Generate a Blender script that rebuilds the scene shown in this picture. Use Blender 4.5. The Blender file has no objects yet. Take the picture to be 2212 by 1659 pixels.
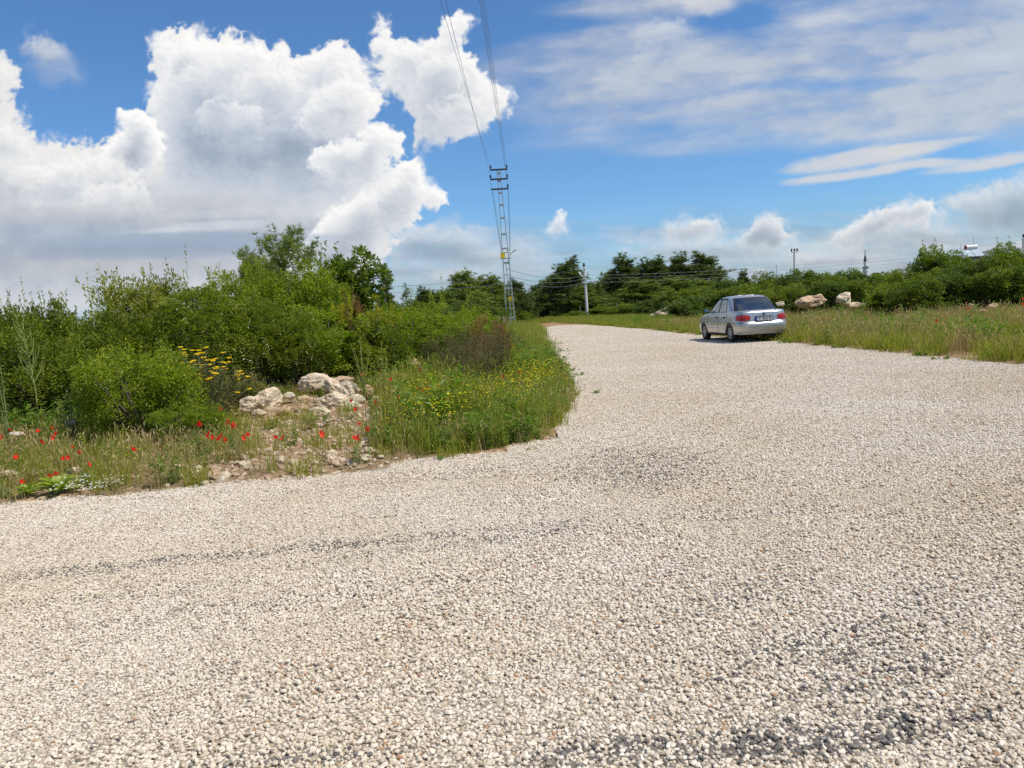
import bpy, bmesh, math, random
import numpy as np
from mathutils import Vector, Matrix

scene = bpy.context.scene
C = scene.collection
RAD = math.radians
rng = np.random.default_rng(7)
random.seed(7)

# ------------------------------------------------------------------ camera
CAM_H = 1.5
PITCH, ROLL = RAD(5.45), RAD(-3.5)
FPX = 1663.4                       # focal length in pixels of a 2212 wide picture
cam_data = bpy.data.cameras.new('camera')
cam_data.sensor_width = 36.0
cam_data.lens = 36.0 * FPX / 2212.0
cam_data.clip_start, cam_data.clip_end = 0.1, 20000
cam = bpy.data.objects.new('camera', cam_data)
CM = Matrix.Rotation(math.pi / 2 - PITCH, 3, 'X') @ Matrix.Rotation(ROLL, 3, 'Z')
cam.matrix_world = Matrix.Translation((0, 0, CAM_H)) @ CM.to_4x4()
C.objects.link(cam)
scene.camera = cam
scene.cycles.use_denoising = False     # keep the fine grain of leaves and chippings
M3 = np.array(CM)

# ------------------------------------------------------------------ sun, exposure
SUN_AZ, SUN_EL = RAD(110), RAD(60)   # to the right of the view direction, high
S_DIR = Vector((math.sin(SUN_AZ) * math.cos(SUN_EL), math.cos(SUN_AZ) * math.cos(SUN_EL), math.sin(SUN_EL)))
sd_ = bpy.data.lights.new('sun', 'SUN')
sd_.energy = 4.3
sd_.angle = RAD(0.55)
sd_.color = (1.0, 0.955, 0.88)
sun = bpy.data.objects.new('sun', sd_)
sun.rotation_euler = S_DIR.to_track_quat('Z', 'Y').to_euler()
C.objects.link(sun)
scene.view_settings.view_transform = 'Standard'
scene.view_settings.look = 'None'
scene.view_settings.exposure = 0.0
scene.view_settings.gamma = 1.0
try:
    scene.cycles.max_bounces = 6
    scene.cycles.transparent_max_bounces = 8
    scene.cycles.diffuse_bounces = 3
except Exception:
    pass

# ------------------------------------------------------------------ rays of the photograph
def ray(px, py):
    d = M3 @ np.array([(px - 1106) / FPX, -(py - 829.5) / FPX, -1.0])
    return d
def at(px, py, z=0.0):             # the ground point seen at a pixel
    d = ray(px, py)
    t = (z - CAM_H) / d[2]
    return np.array([t * d[0], t * d[1], z])
def at_depth(px, py, Y):           # the point at world distance Y seen at a pixel
    d = ray(px, py)
    t = Y / d[1]
    return np.array([t * d[0], Y, CAM_H + t * d[2]])

# ------------------------------------------------------------------ numpy noise
def _hash(ix, iy, seed):
    h = (ix.astype(np.int64) * 374761393 + iy.astype(np.int64) * 668265263 + seed * 1274126177) & 0xffffffff
    h = ((h ^ (h >> 13)) * 1274126177) & 0xffffffff
    h = (h ^ (h >> 16)) & 0xffffffff
    return h
def pnoise(x, y, seed=0):
    x = np.asarray(x, float); y = np.asarray(y, float)
    x0 = np.floor(x); y0 = np.floor(y)
    fx, fy = x - x0, y - y0
    u = fx * fx * fx * (fx * (fx * 6 - 15) + 10); v = fy * fy * fy * (fy * (fy * 6 - 15) + 10)
    def g(ix, iy, dx, dy):
        a = _hash(ix, iy, seed) * (2 * math.pi / 4294967296.0)
        return np.cos(a) * dx + np.sin(a) * dy
    a = g(x0, y0, fx, fy); b = g(x0 + 1, y0, fx - 1, fy)
    c = g(x0, y0 + 1, fx, fy - 1); d = g(x0 + 1, y0 + 1, fx - 1, fy - 1)
    return (a + (b - a) * u + (c - a) * v + (a - b - c + d) * u * v) * 1.5
def fbm(x, y, seed=0, octv=5, gain=0.5, lac=2.03, billow=False):
    s = 0.0; amp = 1.0; tot = 0.0
    for i in range(octv):
        n = pnoise(x, y, seed + i * 17)
        if billow: n = 1 - 2 * np.abs(n)
        s = s + n * amp; tot += amp
        amp *= gain; x = x * lac + 13.7; y = y * lac - 7.3
    return s / tot
def sstep(a, b, x):
    t = np.clip((x - a) / (b - a), 0, 1)
    return t * t * (3 - 2 * t)
def poly_sd(x, y, P):              # signed distance to a polygon, inside positive
    P = np.asarray(P, float)
    d = np.full(x.shape, 1e18); ins = np.zeros(x.shape, bool)
    n = len(P)
    for i in range(n):
        ax, ay = P[i]; bx, by = P[(i + 1) % n]
        ex, ey = bx - ax, by - ay
        wx, wy = x - ax, y - ay
        t = np.clip((wx * ex + wy * ey) / (ex * ex + ey * ey + 1e-12), 0, 1)
        d = np.minimum(d, (wx - ex * t) ** 2 + (wy - ey * t) ** 2)
        c = (ay > y) != (by > y)
        with np.errstate(divide='ignore', invalid='ignore'):
            ins ^= c & (x < (bx - ax) * (y - ay) / (by - ay if by != ay else 1e-12) + ax)
    d = np.sqrt(d)
    return np.where(ins, d, -d)

# ------------------------------------------------------------------ sky: Nishita plus procedural clouds by direction
AZ0, AZ1, EL0, EL1 = RAD(-56), RAD(56), RAD(-3), RAD(35)
def cloud_map(w=2000, h=680):
    az = np.linspace(AZ0, AZ1, w)[None, :].repeat(h, 0)
    el = np.linspace(EL0, EL1, h)[:, None].repeat(w, 1)
    D = np.stack([np.sin(az) * np.cos(el), np.cos(az) * np.cos(el), np.sin(el)], -1)
    q = D @ M3                      # camera coordinates
    zc = np.maximum(-q[..., 2], 0.05)
    X = 1106 + FPX * q[..., 0] / zc
    Y = 829.5 - FPX * q[..., 1] / zc
    ok = -q[..., 2] > 0.15
    alpha = np.zeros((h, w)); lum = np.zeros((h, w)); cold = np.zeros((h, w))
    ALL = (slice(0, h), slice(0, w))
    def over(a, l, c=0.0, s=ALL):
        a = np.clip(a, 0, 1) * ok[s]
        lum[s] = lum[s] * (1 - a) + l * a
        cold[s] = cold[s] * (1 - a) + c * a
        alpha[s] = alpha[s] * (1 - a) + a
    # noise fields shared by everything puffy
    n1 = fbm(X / 120, Y / 110, 3, 4); n2 = fbm(X / 120, Y / 110, 11, 4)
    wx = X + 30 * n1 + 15 * fbm(X / 30, Y / 30, 5, 5, 0.62)
    wy = Y + 30 * n2 + 15 * fbm(X / 30, Y / 30, 19, 5, 0.62)
    qx = X + 22 * n1; qy = Y + 22 * n2
    bil = fbm(qx / 62, qy / 58, 31, 6, 0.52, billow=True)
    bil2 = fbm(qx / 22, qy / 21, 41, 5, 0.6, billow=True)
    soft = fbm(X / 240, Y / 170, 51, 4)
    fray = sstep(-0.1, 0.35, fbm(X / 75, Y / 75, 57, 3))       # where an outline is torn rather than crisp
    # ---- veil of high cloud on the right, streaked
    a = RAD(-7)
    sx = (X * math.cos(a) + Y * math.sin(a)); sy = (-X * math.sin(a) + Y * math.cos(a))
    streak = fbm(sx / 330, sy / 62, 61, 7, 0.55)
    wisp = fbm(X / 120 + 0.8 * streak, Y / 90, 67, 6, 0.58)
    veil = np.zeros_like(X)
    for cx, cy, rx, ry, k in ((1800, 150, 700, 150, .80), (2100, 190, 560, 100, .95), (1330, 105, 240, 46, .75), (1500, 160, 400, 75, .6),
                              (1430, 2, 230, 34, .95), (2150, 60, 360, 130, .85), (1640, 285, 460, 40, .26), (2080, 235, 430, 50, .8), (2500, 180, 460, 150, .85),
                              (1350, 225, 320, 45, .35), (1480, 318, 170, 16, .28), (1130, 160, 150, 60, .22), (1600, 30, 260, 60, .3)):
        e = 1 - ((X - cx) / rx) ** 2 - ((Y - cy - 0.06 * (cx - X)) / ry) ** 2
        veil = 1 - (1 - veil) * (1 - 0.8 * k * sstep(-0.7, 1.0, e + 0.5 * streak))
    gap = np.exp(-((X - 1740) / 180) ** 2 - ((Y - 184 + 0.03 * (X - 1740)) / 15) ** 2) + 0.8 * np.exp(-((X - 1560) / 130) ** 2 - ((Y - 40) / 40) ** 2)
    veil = veil * np.clip(0.82 + 0.80 * streak + 0.45 * wisp, 0.05, 1.2) - 0.6 * gap
    puffs = np.exp(-((X - 1530) / 60) ** 2 - ((Y - 5) / 30) ** 2)
    over(np.clip(veil * .94 + .10 * wisp * veil, 0, 0.80), 0.80 + 0.06 * wisp + 0.05 * streak, 0.26)
    over(0.6 * sstep(.2, 1, puffs * (.9 + .8 * bil)), 0.86, 0.1)
    # ---- haze and flat cloud towards the horizon
    hz = Y - (671 + 0.0612 * (1106 - X))
    band = sstep(-235, -60, hz)
    flat = fbm(X / 300, Y / 34, 71, 7, 0.55)
    over(band * np.clip(0.60 + 0.85 * flat, 0, 0.9), 0.70 + 0.22 * fbm(X / 210, Y / 30, 77, 6), 0.62)
    over(band * 0.7 * sstep(.05, .5, fbm(X / 130, Y / 40, 79, 5)), 0.80 + .1 * bil, 0.3)
    over(0.45 * sstep(-70, 0, hz), 0.77, 0.45)
    # ---- lens clouds on the right
    for cx, cy, rx, ry, t in ((1860, 345, 190, 22, -.13), (1835, 380, 145, 14, -.13), (2150, 348, 170, 18, -.15), (1990, 320, 130, 15, -.16), (2010, 352, 120, 12, -.1)):
        dx = X - cx; dy = Y - cy - t * dx
        e = 1 - (dx / rx) ** 2 - ((dy + 12 * streak) / ry) ** 2
        over(0.85 * sstep(-0.15, 0.9, e + 0.6 * wisp + .35 * streak), 0.85, 0.12)
    # ---- heaped clouds: torn outline, lit rim towards the sun, grey belly
    def heap(P, base, edge=5.0, puff=16.0, depth=90.0, lo=0.55, hi=0.97, opac=1.0, fine=9.0, cz=0.35, belly=1.0, rim=2.3):
        P = np.asarray(P, float)
        x0, x1 = P[:, 0].min() - 70, P[:, 0].max() + 70
        y0, y1 = P[:, 1].min() - 70, P[:, 1].max() + 70
        m = (X > x0) & (X < x1) & (Y > y0) & (Y < y1) & ok
        rows = np.where(m.any(1))[0]; cols = np.where(m.any(0))[0]
        if len(rows) == 0: return
        s = (slice(rows[0], rows[-1] + 1), slice(cols[0], cols[-1] + 1))
        f0 = poly_sd(wx[s], wy[s], P)
        f = f0 + puff * (bil[s] - 0.30) + fine * (bil2[s] - 0.25)
        low = sstep(base - 60, base + 20, Y[s])                 # the base dissolves
        e = edge * (1 + 2.2 * fray[s] + 4 * low)
        a = sstep(-e * 0.8, e, f) * opac
        T = np.clip(f0 + 0.5 * puff * bil[s] + 0.5 * fine * bil2[s], 0, depth) / depth
        acc = np.zeros_like(T)
        for k, (dx, dy) in enumerate(((2, 6), (5, 14), (9, 27), (15, 45), (22, 66), (30, 95))):   # towards the light
            acc += np.roll(np.roll(T, -dy, 0), -dx, 1) * (1.0 - 0.1 * k)
        acc /= 4.5
        H = 0.9 * np.sqrt(T + 0.002) + 0.10 * bil2[s] * sstep(0, 0.3, T) + 0.30 * bil[s] * sstep(0, 0.5, T) + .25 * n1[s]
        gy, gx = np.gradient(H)
        rel = np.clip((gy * -0.9 + gx * -0.42) * 7.0, -1, 1)
        lit = np.exp(-rim * acc)
        yy = sstep(P[:, 1].min(), base, Y[s] + 60 * soft[s])
        l = lo + (hi - lo) * np.clip(0.06 + 0.90 * lit + 0.26 * rel * (1 - 0.7 * yy), 0, 1.03)
        l = l - belly * 0.12 * yy * sstep(0.1, 0.9, T)
        l = l + 0.11 * fbm(X[s] / 80, Y[s] / 55, 93, 5) * T + .05 * bil2[s] * (1 - T) * sstep(0, .2, T)
        cc = np.clip((hi - l) * 2.6, 0, 1) * cz * 2
        over(a, np.clip(l, 0.3, 1), cc, s)
    heap([(1370, 60), (1400, 48), (1450, 55), (1470, 70), (1430, 85), (1385, 80)], 90, 16, 18, 40, .82, .93, .55, 10)
    # small heaps far away over the right horizon
    heap([(1192, 505), (1200, 478), (1212, 462), (1226, 475), (1238, 500), (1232, 515), (1200, 516)], 520, 5, 8, 30, .76, .97, .85, 5)
    heap([(1380, 540), (1450, 520), (1560, 515), (1640, 525), (1720, 545), (1650, 570), (1480, 575)], 540, 14, 16, 50, .74, .88, .6, 9)
    heap([(1740, 530), (1800, 500), (1900, 480), (2000, 480), (2060, 500), (2020, 545), (1850, 560)], 520, 14, 16, 50, .72, .88, .7, 9)
    heap([(2080, 555), (2140, 535), (2240, 530), (2300, 560), (2200, 580)], 560, 12, 14, 40, .74, .88, .6, 8)
    heap([(1438, 505), (1450, 490), (1490, 482), (1530, 480), (1552, 492), (1548, 510), (1500, 520), (1450, 515)], 520, 8, 14, 30, .78, .93, .85, 9)
    heap([(1590, 520), (1610, 498), (1640, 476), (1672, 470), (1692, 488), (1720, 500), (1712, 516), (1680, 540), (1620, 545)], 545, 8, 16, 34, .78, .92, .8, 11)
    heap([(1800, 510), (1830, 488), (1850, 476), (1890, 458), (1935, 450), (1985, 430), (2020, 440), (2030, 458), (2000, 480), (1950, 500), (1890, 520), (1830, 530)], 520, 8, 17, 40, .74, .94, .85, 11)
    heap([(2040, 430), (2090, 410), (2150, 405), (2230, 380), (2400, 370), (2400, 520), (2180, 520), (2080, 490)], 500, 14, 18, 60, .68, .88, .7, 9)
    heap([(1700, 560), (1760, 535), (1850, 540), (1900, 560), (1850, 590), (1730, 590)], 560, 12, 14, 40, .68, .86, .6, 8)
    heap([(820, 520), (900, 490), (1000, 495), (1080, 530), (1160, 545), (1150, 570), (1000, 590), (850, 580)], 540, 16, 16, 60, .70, .88, .7, 8)
    # the great heap on the left, back to front
    heap([(-600, 60), (-160, 60), (-40, 112), (12, 122), (32, 150), (33, 190), (8, 212), (40, 250), (62, 290), (110, 318), (160, 316), (225, 302), (300, 318), (345, 330),
          (480, 330), (640, 360), (780, 390), (840, 420), (860, 520), (770, 600), (600, 640), (200, 680), (-600, 690)], 600, 8, 24, 170, .735, .925, 1.0, 13, .45, .6, 1.6)
    heap([(610, 560), (690, 500), (745, 440), (800, 402), (838, 372), (870, 348), (896, 342), (912, 378), (948, 402), (962, 438), (935, 447), (902, 432), (882, 482),
          (824, 535), (760, 590), (660, 620)], 560, 6, 17, 80, .74, .98, 1.0, 12)
    heap([(328, 95), (350, 76), (412, 56), (450, 74), (520, 76), (560, 96), (610, 100), (640, 132), (682, 110), (728, 88), (745, 120), (790, 142), (800, 190), (830, 226),
          (804, 268), (850, 280), (870, 318), (842, 350), (832, 388), (762, 428), (680, 445), (560, 430), (440, 420), (352, 400), (340, 330), (324, 210), (330, 150)],
         410, 7, 19, 150, .70, .965, 1.0, 13, .5, .8, 2.0)
    heap([(640, 250), (680, 200), (720, 175), (760, 170), (800, 200), (825, 226), (800, 262), (740, 290), (680, 300)], 300, 7, 16, 90, .74, .98, .8, 10)
    heap([(670, 340), (700, 320), (730, 300), (770, 305), (820, 272), (858, 285), (868, 320), (842, 348), (832, 385), (770, 400), (715, 395), (675, 365)], 395, 5, 16, 80, .71, .99, .9, 10)
    heap([(340, 190), (360, 110), (420, 70), (470, 90), (540, 100), (600, 125), (560, 150), (470, 140), (400, 170)], 190, 9, 16, 60, .80, 1.0, .75, 10)
    heap([(255, 236), (290, 222), (330, 245), (356, 292), (352, 332), (330, 372), (280, 400), (212, 392), (228, 300), (262, 272)], 400, 4, 12, 70, .68, .99, 1.0, 9)
    heap([(-100, 330), (0, 330), (90, 350), (170, 340), (240, 345), (300, 380), (260, 430), (100, 450), (-100, 450)], 440, 16, 22, 90, .74, .95, .8, 10)
    heap([(812, 32), (832, 36), (838, 80), (895, 88), (945, 78), (968, 42), (1000, 30), (1022, 44), (1004, 108), (1040, 150), (1062, 188), (1094, 202), (1086, 250), (1042, 270),
          (998, 288), (940, 302), (902, 314), (894, 250), (868, 212), (826, 196), (822, 160), (816, 110)], 350, 5, 18, 105, .74, .98, .96, 11)
    heap([(46, 92), (92, 86), (132, 106), (160, 146), (120, 148), (72, 124)], 150, 14, 18, 40, .78, .88, .6, 9)
    for P, b in (([(380, 160), (430, 120), (490, 125), (530, 170), (500, 205), (410, 205)], 200), ([(520, 190), (560, 150), (620, 150), (660, 190), (640, 235), (550, 235)], 230),
                 ([(430, 250), (480, 215), (560, 230), (600, 270), (560, 310), (450, 305)], 300), ([(60, 400), (110, 360), (180, 365), (220, 410), (180, 450), (80, 445)], 440),
                 ([(-60, 300), (-10, 262), (40, 280), (70, 330), (20, 360), (-60, 350)], 350), ([(180, 420), (240, 395), (310, 410), (330, 450), (260, 475), (190, 465)], 465),
                 ([(700, 470), (750, 430), (810, 425), (830, 460), (780, 500), (720, 510)], 500), ([(890, 160), (930, 110), (985, 120), (1010, 180), (960, 215), (900, 205)], 210),
                 ([(940, 240), (985, 205), (1040, 210), (1060, 240), (1010, 265), (950, 270)], 265)):
        heap(P, b, 9, 20, 60, .78, .965, .6, 14, .45, .5, 1.8)
    # flat dark base and bright streaks below the great cloud
    for cx, cy, rx, ry, t, l, k in ((330, 528, 290, 24, -.03, .69, .8), (150, 500, 220, 34, 0, .72, .5), (430, 492, 150, 10, -.05, .88, .6), (560, 520, 220, 22, -.06, .70, .5),
                                    (420, 438, 180, 22, -.04, .78, .45), (200, 470, 240, 22, .03, .74, .35), (330, 545, 330, 16, -.02, .66, .45), (250, 580, 300, 20, -.02, .76, .5), (500, 462, 150, 12, -.06, .85, .4)):
        dx = X - cx; dy = Y - cy - t * dx + 14 * flat
        e = 1 - (dx / rx) ** 2 - (dy / ry) ** 2
        over(k * sstep(-0.6, 1.0, e + 0.8 * flat), l, 0.8 if l < .74 else 0.2)
    # straight colour where there is any cloud, its neighbours' colour where there is none
    sl = lum + 0.9 * 1e-3; sc = cold + 0.1 * 1e-3; sa = alpha + 1e-3
    return alpha, np.clip(sl / sa, 0, 1), np.clip(sc / sa, 0, 1)

def build_world():
    world = bpy.data.worlds.new('World')
    scene.world = world
    world.use_nodes = True
    nt = world.node_tree
    nt.nodes.clear()
    N = nt.nodes.new; L = nt.links.new
    out = N('ShaderNodeOutputWorld'); bg = N('ShaderNodeBackground')
    SKY = 0.11
    bg.inputs['Strength'].default_value = SKY
    sky = N('ShaderNodeTexSky'); sky.sky_type = 'NISHITA'; sky.sun_disc = False
    sky.sun_elevation = SUN_EL; sky.sun_rotation = SUN_AZ
    sky.altitude = 300; sky.air_density = 1.0; sky.dust_density = 0.4; sky.ozone_density = 1.6
    tc = N('ShaderNodeTexCoord'); sep = N('ShaderNodeSeparateXYZ'); L(tc.outputs['Generated'], sep.inputs[0])
    def mth(op, a, b=None, clamp=False):
        n = N('ShaderNodeMath'); n.operation = op; n.use_clamp = clamp
        for i, v in enumerate((a, b)):
            if v is None: continue
            if isinstance(v, (int, float)): n.inputs[i].default_value = v
            else: L(v, n.inputs[i])
        return n.outputs[0]
    az = mth('ARCTAN2', sep.outputs[0], sep.outputs[1])
    el = mth('ARCSINE', sep.outputs[2])
    u = mth('DIVIDE', mth('SUBTRACT', az, AZ0), AZ1 - AZ0)
    v = mth('DIVIDE', mth('SUBTRACT', el, EL0), EL1 - EL0)
    cmb = N('ShaderNodeCombineXYZ'); L(u, cmb.inputs[0]); L(v, cmb.inputs[1])
    a, l, c = cloud_map()
    h, w = a.shape
    img = bpy.data.images.new('cloud_field', w, h, alpha=True, float_buffer=True, is_data=True)
    px = np.ones((h, w, 4), np.float32); px[..., 0] = a; px[..., 1] = l; px[..., 2] = c
    img.pixels.foreach_set(px.ravel()); img.update(); img.pack()
    tex = N('ShaderNodeTexImage'); tex.image = img; tex.extension = 'CLIP'; tex.interpolation = 'Cubic'
    L(cmb.outputs[0], tex.inputs[0])
    s2 = N('ShaderNodeSeparateColor'); L(tex.outputs['Color'], s2.inputs[0])
    alpha, lum, cold = s2.outputs[0], s2.outputs[1], s2.outputs[2]
    # the same kind of thin cloud elsewhere in the sky, out of the photograph's field
    ns = N('ShaderNodeTexNoise'); ns.inputs['Scale'].default_value = 3.0; ns.inputs['Detail'].default_value = 5
    mp = N('ShaderNodeMapping'); mp.inputs['Scale'].default_value = (1, 1, 3); L(tc.outputs['Generated'], mp.inputs[0]); L(mp.outputs[0], ns.inputs['Vector'])
    rest = mth('MULTIPLY', mth('SUBTRACT', 1.0, tex.outputs['Alpha']), mth('MULTIPLY', mth('SUBTRACT', ns.outputs['Fac'], 0.42), 3.0, True))
    alpha2 = mth('ADD', mth('MULTIPLY', alpha, tex.outputs['Alpha']), mth('MULTIPLY', rest, 0.8), True)
    lum2 = mth('ADD', mth('MULTIPLY', lum, tex.outputs['Alpha']), mth('MULTIPLY', mth('SUBTRACT', 1.0, tex.outputs['Alpha']), 0.75))
    # cloud light: display value -> linear, cool where thick
    lin = mth('POWER', lum2, 2.2)
    warm = N('ShaderNodeMix'); warm.data_type = 'RGBA'
    warm.inputs[6].default_value = (1.0, 0.99, 0.97, 1); warm.inputs[7].default_value = (0.72, 0.94, 1.30, 1)
    L(cold, warm.inputs[0])
    sc = N('ShaderNodeVectorMath'); sc.operation = 'SCALE'; L(warm.outputs[2], sc.inputs[0]); L(mth('MULTIPLY', lin, 1.0 / SKY), sc.inputs['Scale'])
    tint = N('ShaderNodeMix'); tint.data_type = 'RGBA'; tint.blend_type = 'MULTIPLY'; tint.inputs[0].default_value = 1
    L(sky.outputs[0], tint.inputs[6]); tint.inputs[7].default_value = (0.60, 0.92, 1.22, 1)
    mix = N('ShaderNodeMix'); mix.data_type = 'RGBA'
    L(alpha2, mix.inputs[0]); L(tint.outputs[2], mix.inputs[6]); L(sc.outputs[0], mix.inputs[7])
    L(mix.outputs[2], bg.inputs['Color']); L(bg.outputs[0], out.inputs['Surface'])
    world.cycles.sampling_method = 'MANUAL'
    world.cycles.sample_map_resolution = 512
build_world()

# ------------------------------------------------------------------ helpers: tags, meshes, materials
def tag(o, label=None, cat=None, group=None, kind=None):
    if label: o['label'] = label
    if cat: o['category'] = cat
    if group: o['group'] = group
    if kind: o['kind'] = kind
    return o
def empty(name, loc=(0, 0, 0), rz=0.0):
    o = bpy.data.objects.new(name, None); o.empty_display_size = 0.2
    o.location = loc; o.rotation_euler = (0, 0, rz)
    C.objects.link(o)
    return o
def mesh_data(name, V, F, mat=None, rnd=None, smooth=False):
    """V (n,3); F a list of (m,k) index arrays; rnd per face"""
    if not isinstance(F, list): F = [F]
    F = [np.asarray(f, np.int32) for f in F if len(f)]
    me = bpy.data.meshes.new(name)
    V = np.asarray(V, np.float32)
    me.vertices.add(len(V)); me.vertices.foreach_set('co', V.ravel())
    tot = np.concatenate([np.full(len(f), f.shape[1], np.int32) for f in F])
    idx = np.concatenate([f.ravel() for f in F])
    st = np.concatenate([[0], np.cumsum(tot)[:-1]]).astype(np.int32)
    me.loops.add(len(idx)); me.loops.foreach_set('vertex_index', idx)
    me.polygons.add(len(tot)); me.polygons.foreach_set('loop_start', st)
    try: me.polygons.foreach_set('loop_total', tot)
    except Exception: pass
    if rnd is not None:
        a = me.attributes.new('rnd', 'FLOAT', 'FACE'); a.data.foreach_set('value', np.asarray(rnd, np.float32))
    me.update(calc_edges=True)
    me.validate()
    me.polygons.foreach_set('use_smooth', np.full(len(me.polygons), bool(smooth)))
    if mat: me.materials.append(mat)
    return me
def link(name, me, parent=None, loc=None, rz=None):
    o = bpy.data.objects.new(name, me); C.objects.link(o)
    if parent is not None: o.parent = parent
    if loc is not None: o.location = loc
    if rz is not None: o.rotation_euler = (0, 0, rz)
    return o
def mk(name, V, F, mat=None, parent=None, rnd=None, smooth=False, loc=None):
    return link(name, mesh_data(name, V, F, mat, rnd, smooth), parent, loc)
class MB:
    """collects boxes, tubes and grids for one mesh"""
    def __init__(s): s.V = []; s.F3 = []; s.F4 = []; s.n = 0; s.r3 = []; s.r4 = []
    def add(s, V, F, r=0.5):
        V = np.asarray(V, float).reshape(-1, 3); F = np.asarray(F, int) + s.n
        s.V.append(V); s.n += len(V)
        if F.shape[1] == 3: s.F3.append(F); s.r3.append(np.full(len(F), r))
        else: s.F4.append(F); s.r4.append(np.full(len(F), r))
    def box(s, c, d, R=None, r=0.5):
        b = np.array([(-1,-1,-1),(1,-1,-1),(1,1,-1),(-1,1,-1),(-1,-1,1),(1,-1,1),(1,1,1),(-1,1,1)], float) * np.asarray(d) / 2
        if R is not None: b = b @ np.asarray(R).T
        s.add(b + np.asarray(c), [(0,3,2,1),(4,5,6,7),(0,1,5,4),(1,2,6,5),(2,3,7,6),(3,0,4,7)], r)
    def bar(s, a, b, w, h=None, r=0.5):
        a = np.asarray(a, float); b = np.asarray(b, float); d = b - a; L = np.linalg.norm(d); z = d / L
        x = np.cross(z, [0, 0, 1.0]) if abs(z[2]) < .95 else np.cross(z, [0, 1.0, 0]); x /= np.linalg.norm(x); y = np.cross(z, x)
        s.box((a + b) / 2, (w, h or w, L), np.stack([x, y, z], 1), r)
    def tube(s, P, R, k=6, r=0.5, cap=True):
        P = np.asarray(P, float); n = len(P)
        R = np.full(n, R) if np.isscalar(R) else np.asarray(R, float)
        T = np.gradient(P, axis=0); T /= np.linalg.norm(T, axis=1)[:, None] + 1e-12
        ref = np.array([0, 0, 1.0]) if abs(T[0][2]) < .9 else np.array([1.0, 0, 0])
        X = np.cross(T, ref); X /= np.linalg.norm(X, axis=1)[:, None] + 1e-12; Y = np.cross(T, X)
        a = np.arange(k) * 2 * math.pi / k
        V = P[:, None] + R[:, None, None] * (X[:, None] * np.cos(a)[None, :, None] + Y[:, None] * np.sin(a)[None, :, None])
        i = np.arange(n - 1)[:, None] * k; j = np.arange(k)[None, :]; j2 = (j + 1) % k
        F = np.stack([i + j, i + j2, i + k + j2, i + k + j], -1).reshape(-1, 4)
        s.add(V.reshape(-1, 3), F, r)
        if cap:
            c0 = np.concatenate([V[0], [P[0]]]); s.add(c0, [(k, (q + 1) % k, q) for q in range(k)], r)
            c1 = np.concatenate([V[-1], [P[-1]]]); s.add(c1, [(k, q, (q + 1) % k) for q in range(k)], r)
    def lathe(s, prof, c=(0, 0, 0), k=24, R=None, r=0.5):
        prof = np.asarray(prof, float); n = len(prof); a = np.arange(k) * 2 * math.pi / k
        V = np.stack([prof[:, 0][:, None] * np.cos(a), prof[:, 0][:, None] * np.sin(a), prof[:, 1][:, None].repeat(k, 1)], -1).reshape(-1, 3)
        if R is not None: V = V @ np.asarray(R).T
        i = np.arange(n - 1)[:, None] * k; j = np.arange(k)[None, :]; j2 = (j + 1) % k
        s.add(V + np.asarray(c), np.stack([i + j, i + j2, i + k + j2, i + k + j], -1).reshape(-1, 4), r)
    def grid(s, P, r=0.5, flip=False):
        P = np.asarray(P, float); m, n = P.shape[:2]
        i = np.arange(m - 1)[:, None] * n; j = np.arange(n - 1)[None, :]
        F = np.stack([i + j, i + j + 1, i + n + j + 1, i + n + j], -1).reshape(-1, 4)
        if flip: F = F[:, ::-1]
        s.add(P.reshape(-1, 3), F, r)
    def build(s, name, mat, parent=None, smooth=False, loc=None):
        F = []; r = []
        if s.F3: F.append(np.concatenate(s.F3)); r.append(np.concatenate(s.r3))
        if s.F4: F.append(np.concatenate(s.F4)); r.append(np.concatenate(s.r4))
        return mk(name, np.concatenate(s.V), F, mat, parent, np.concatenate(r), smooth, loc)
    def data(s, name, mat, smooth=False):
        F = []; r = []
        if s.F3: F.append(np.concatenate(s.F3)); r.append(np.concatenate(s.r3))
        if s.F4: F.append(np.concatenate(s.F4)); r.append(np.concatenate(s.r4))
        return mesh_data(name, np.concatenate(s.V), F, mat, np.concatenate(r), smooth)

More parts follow.
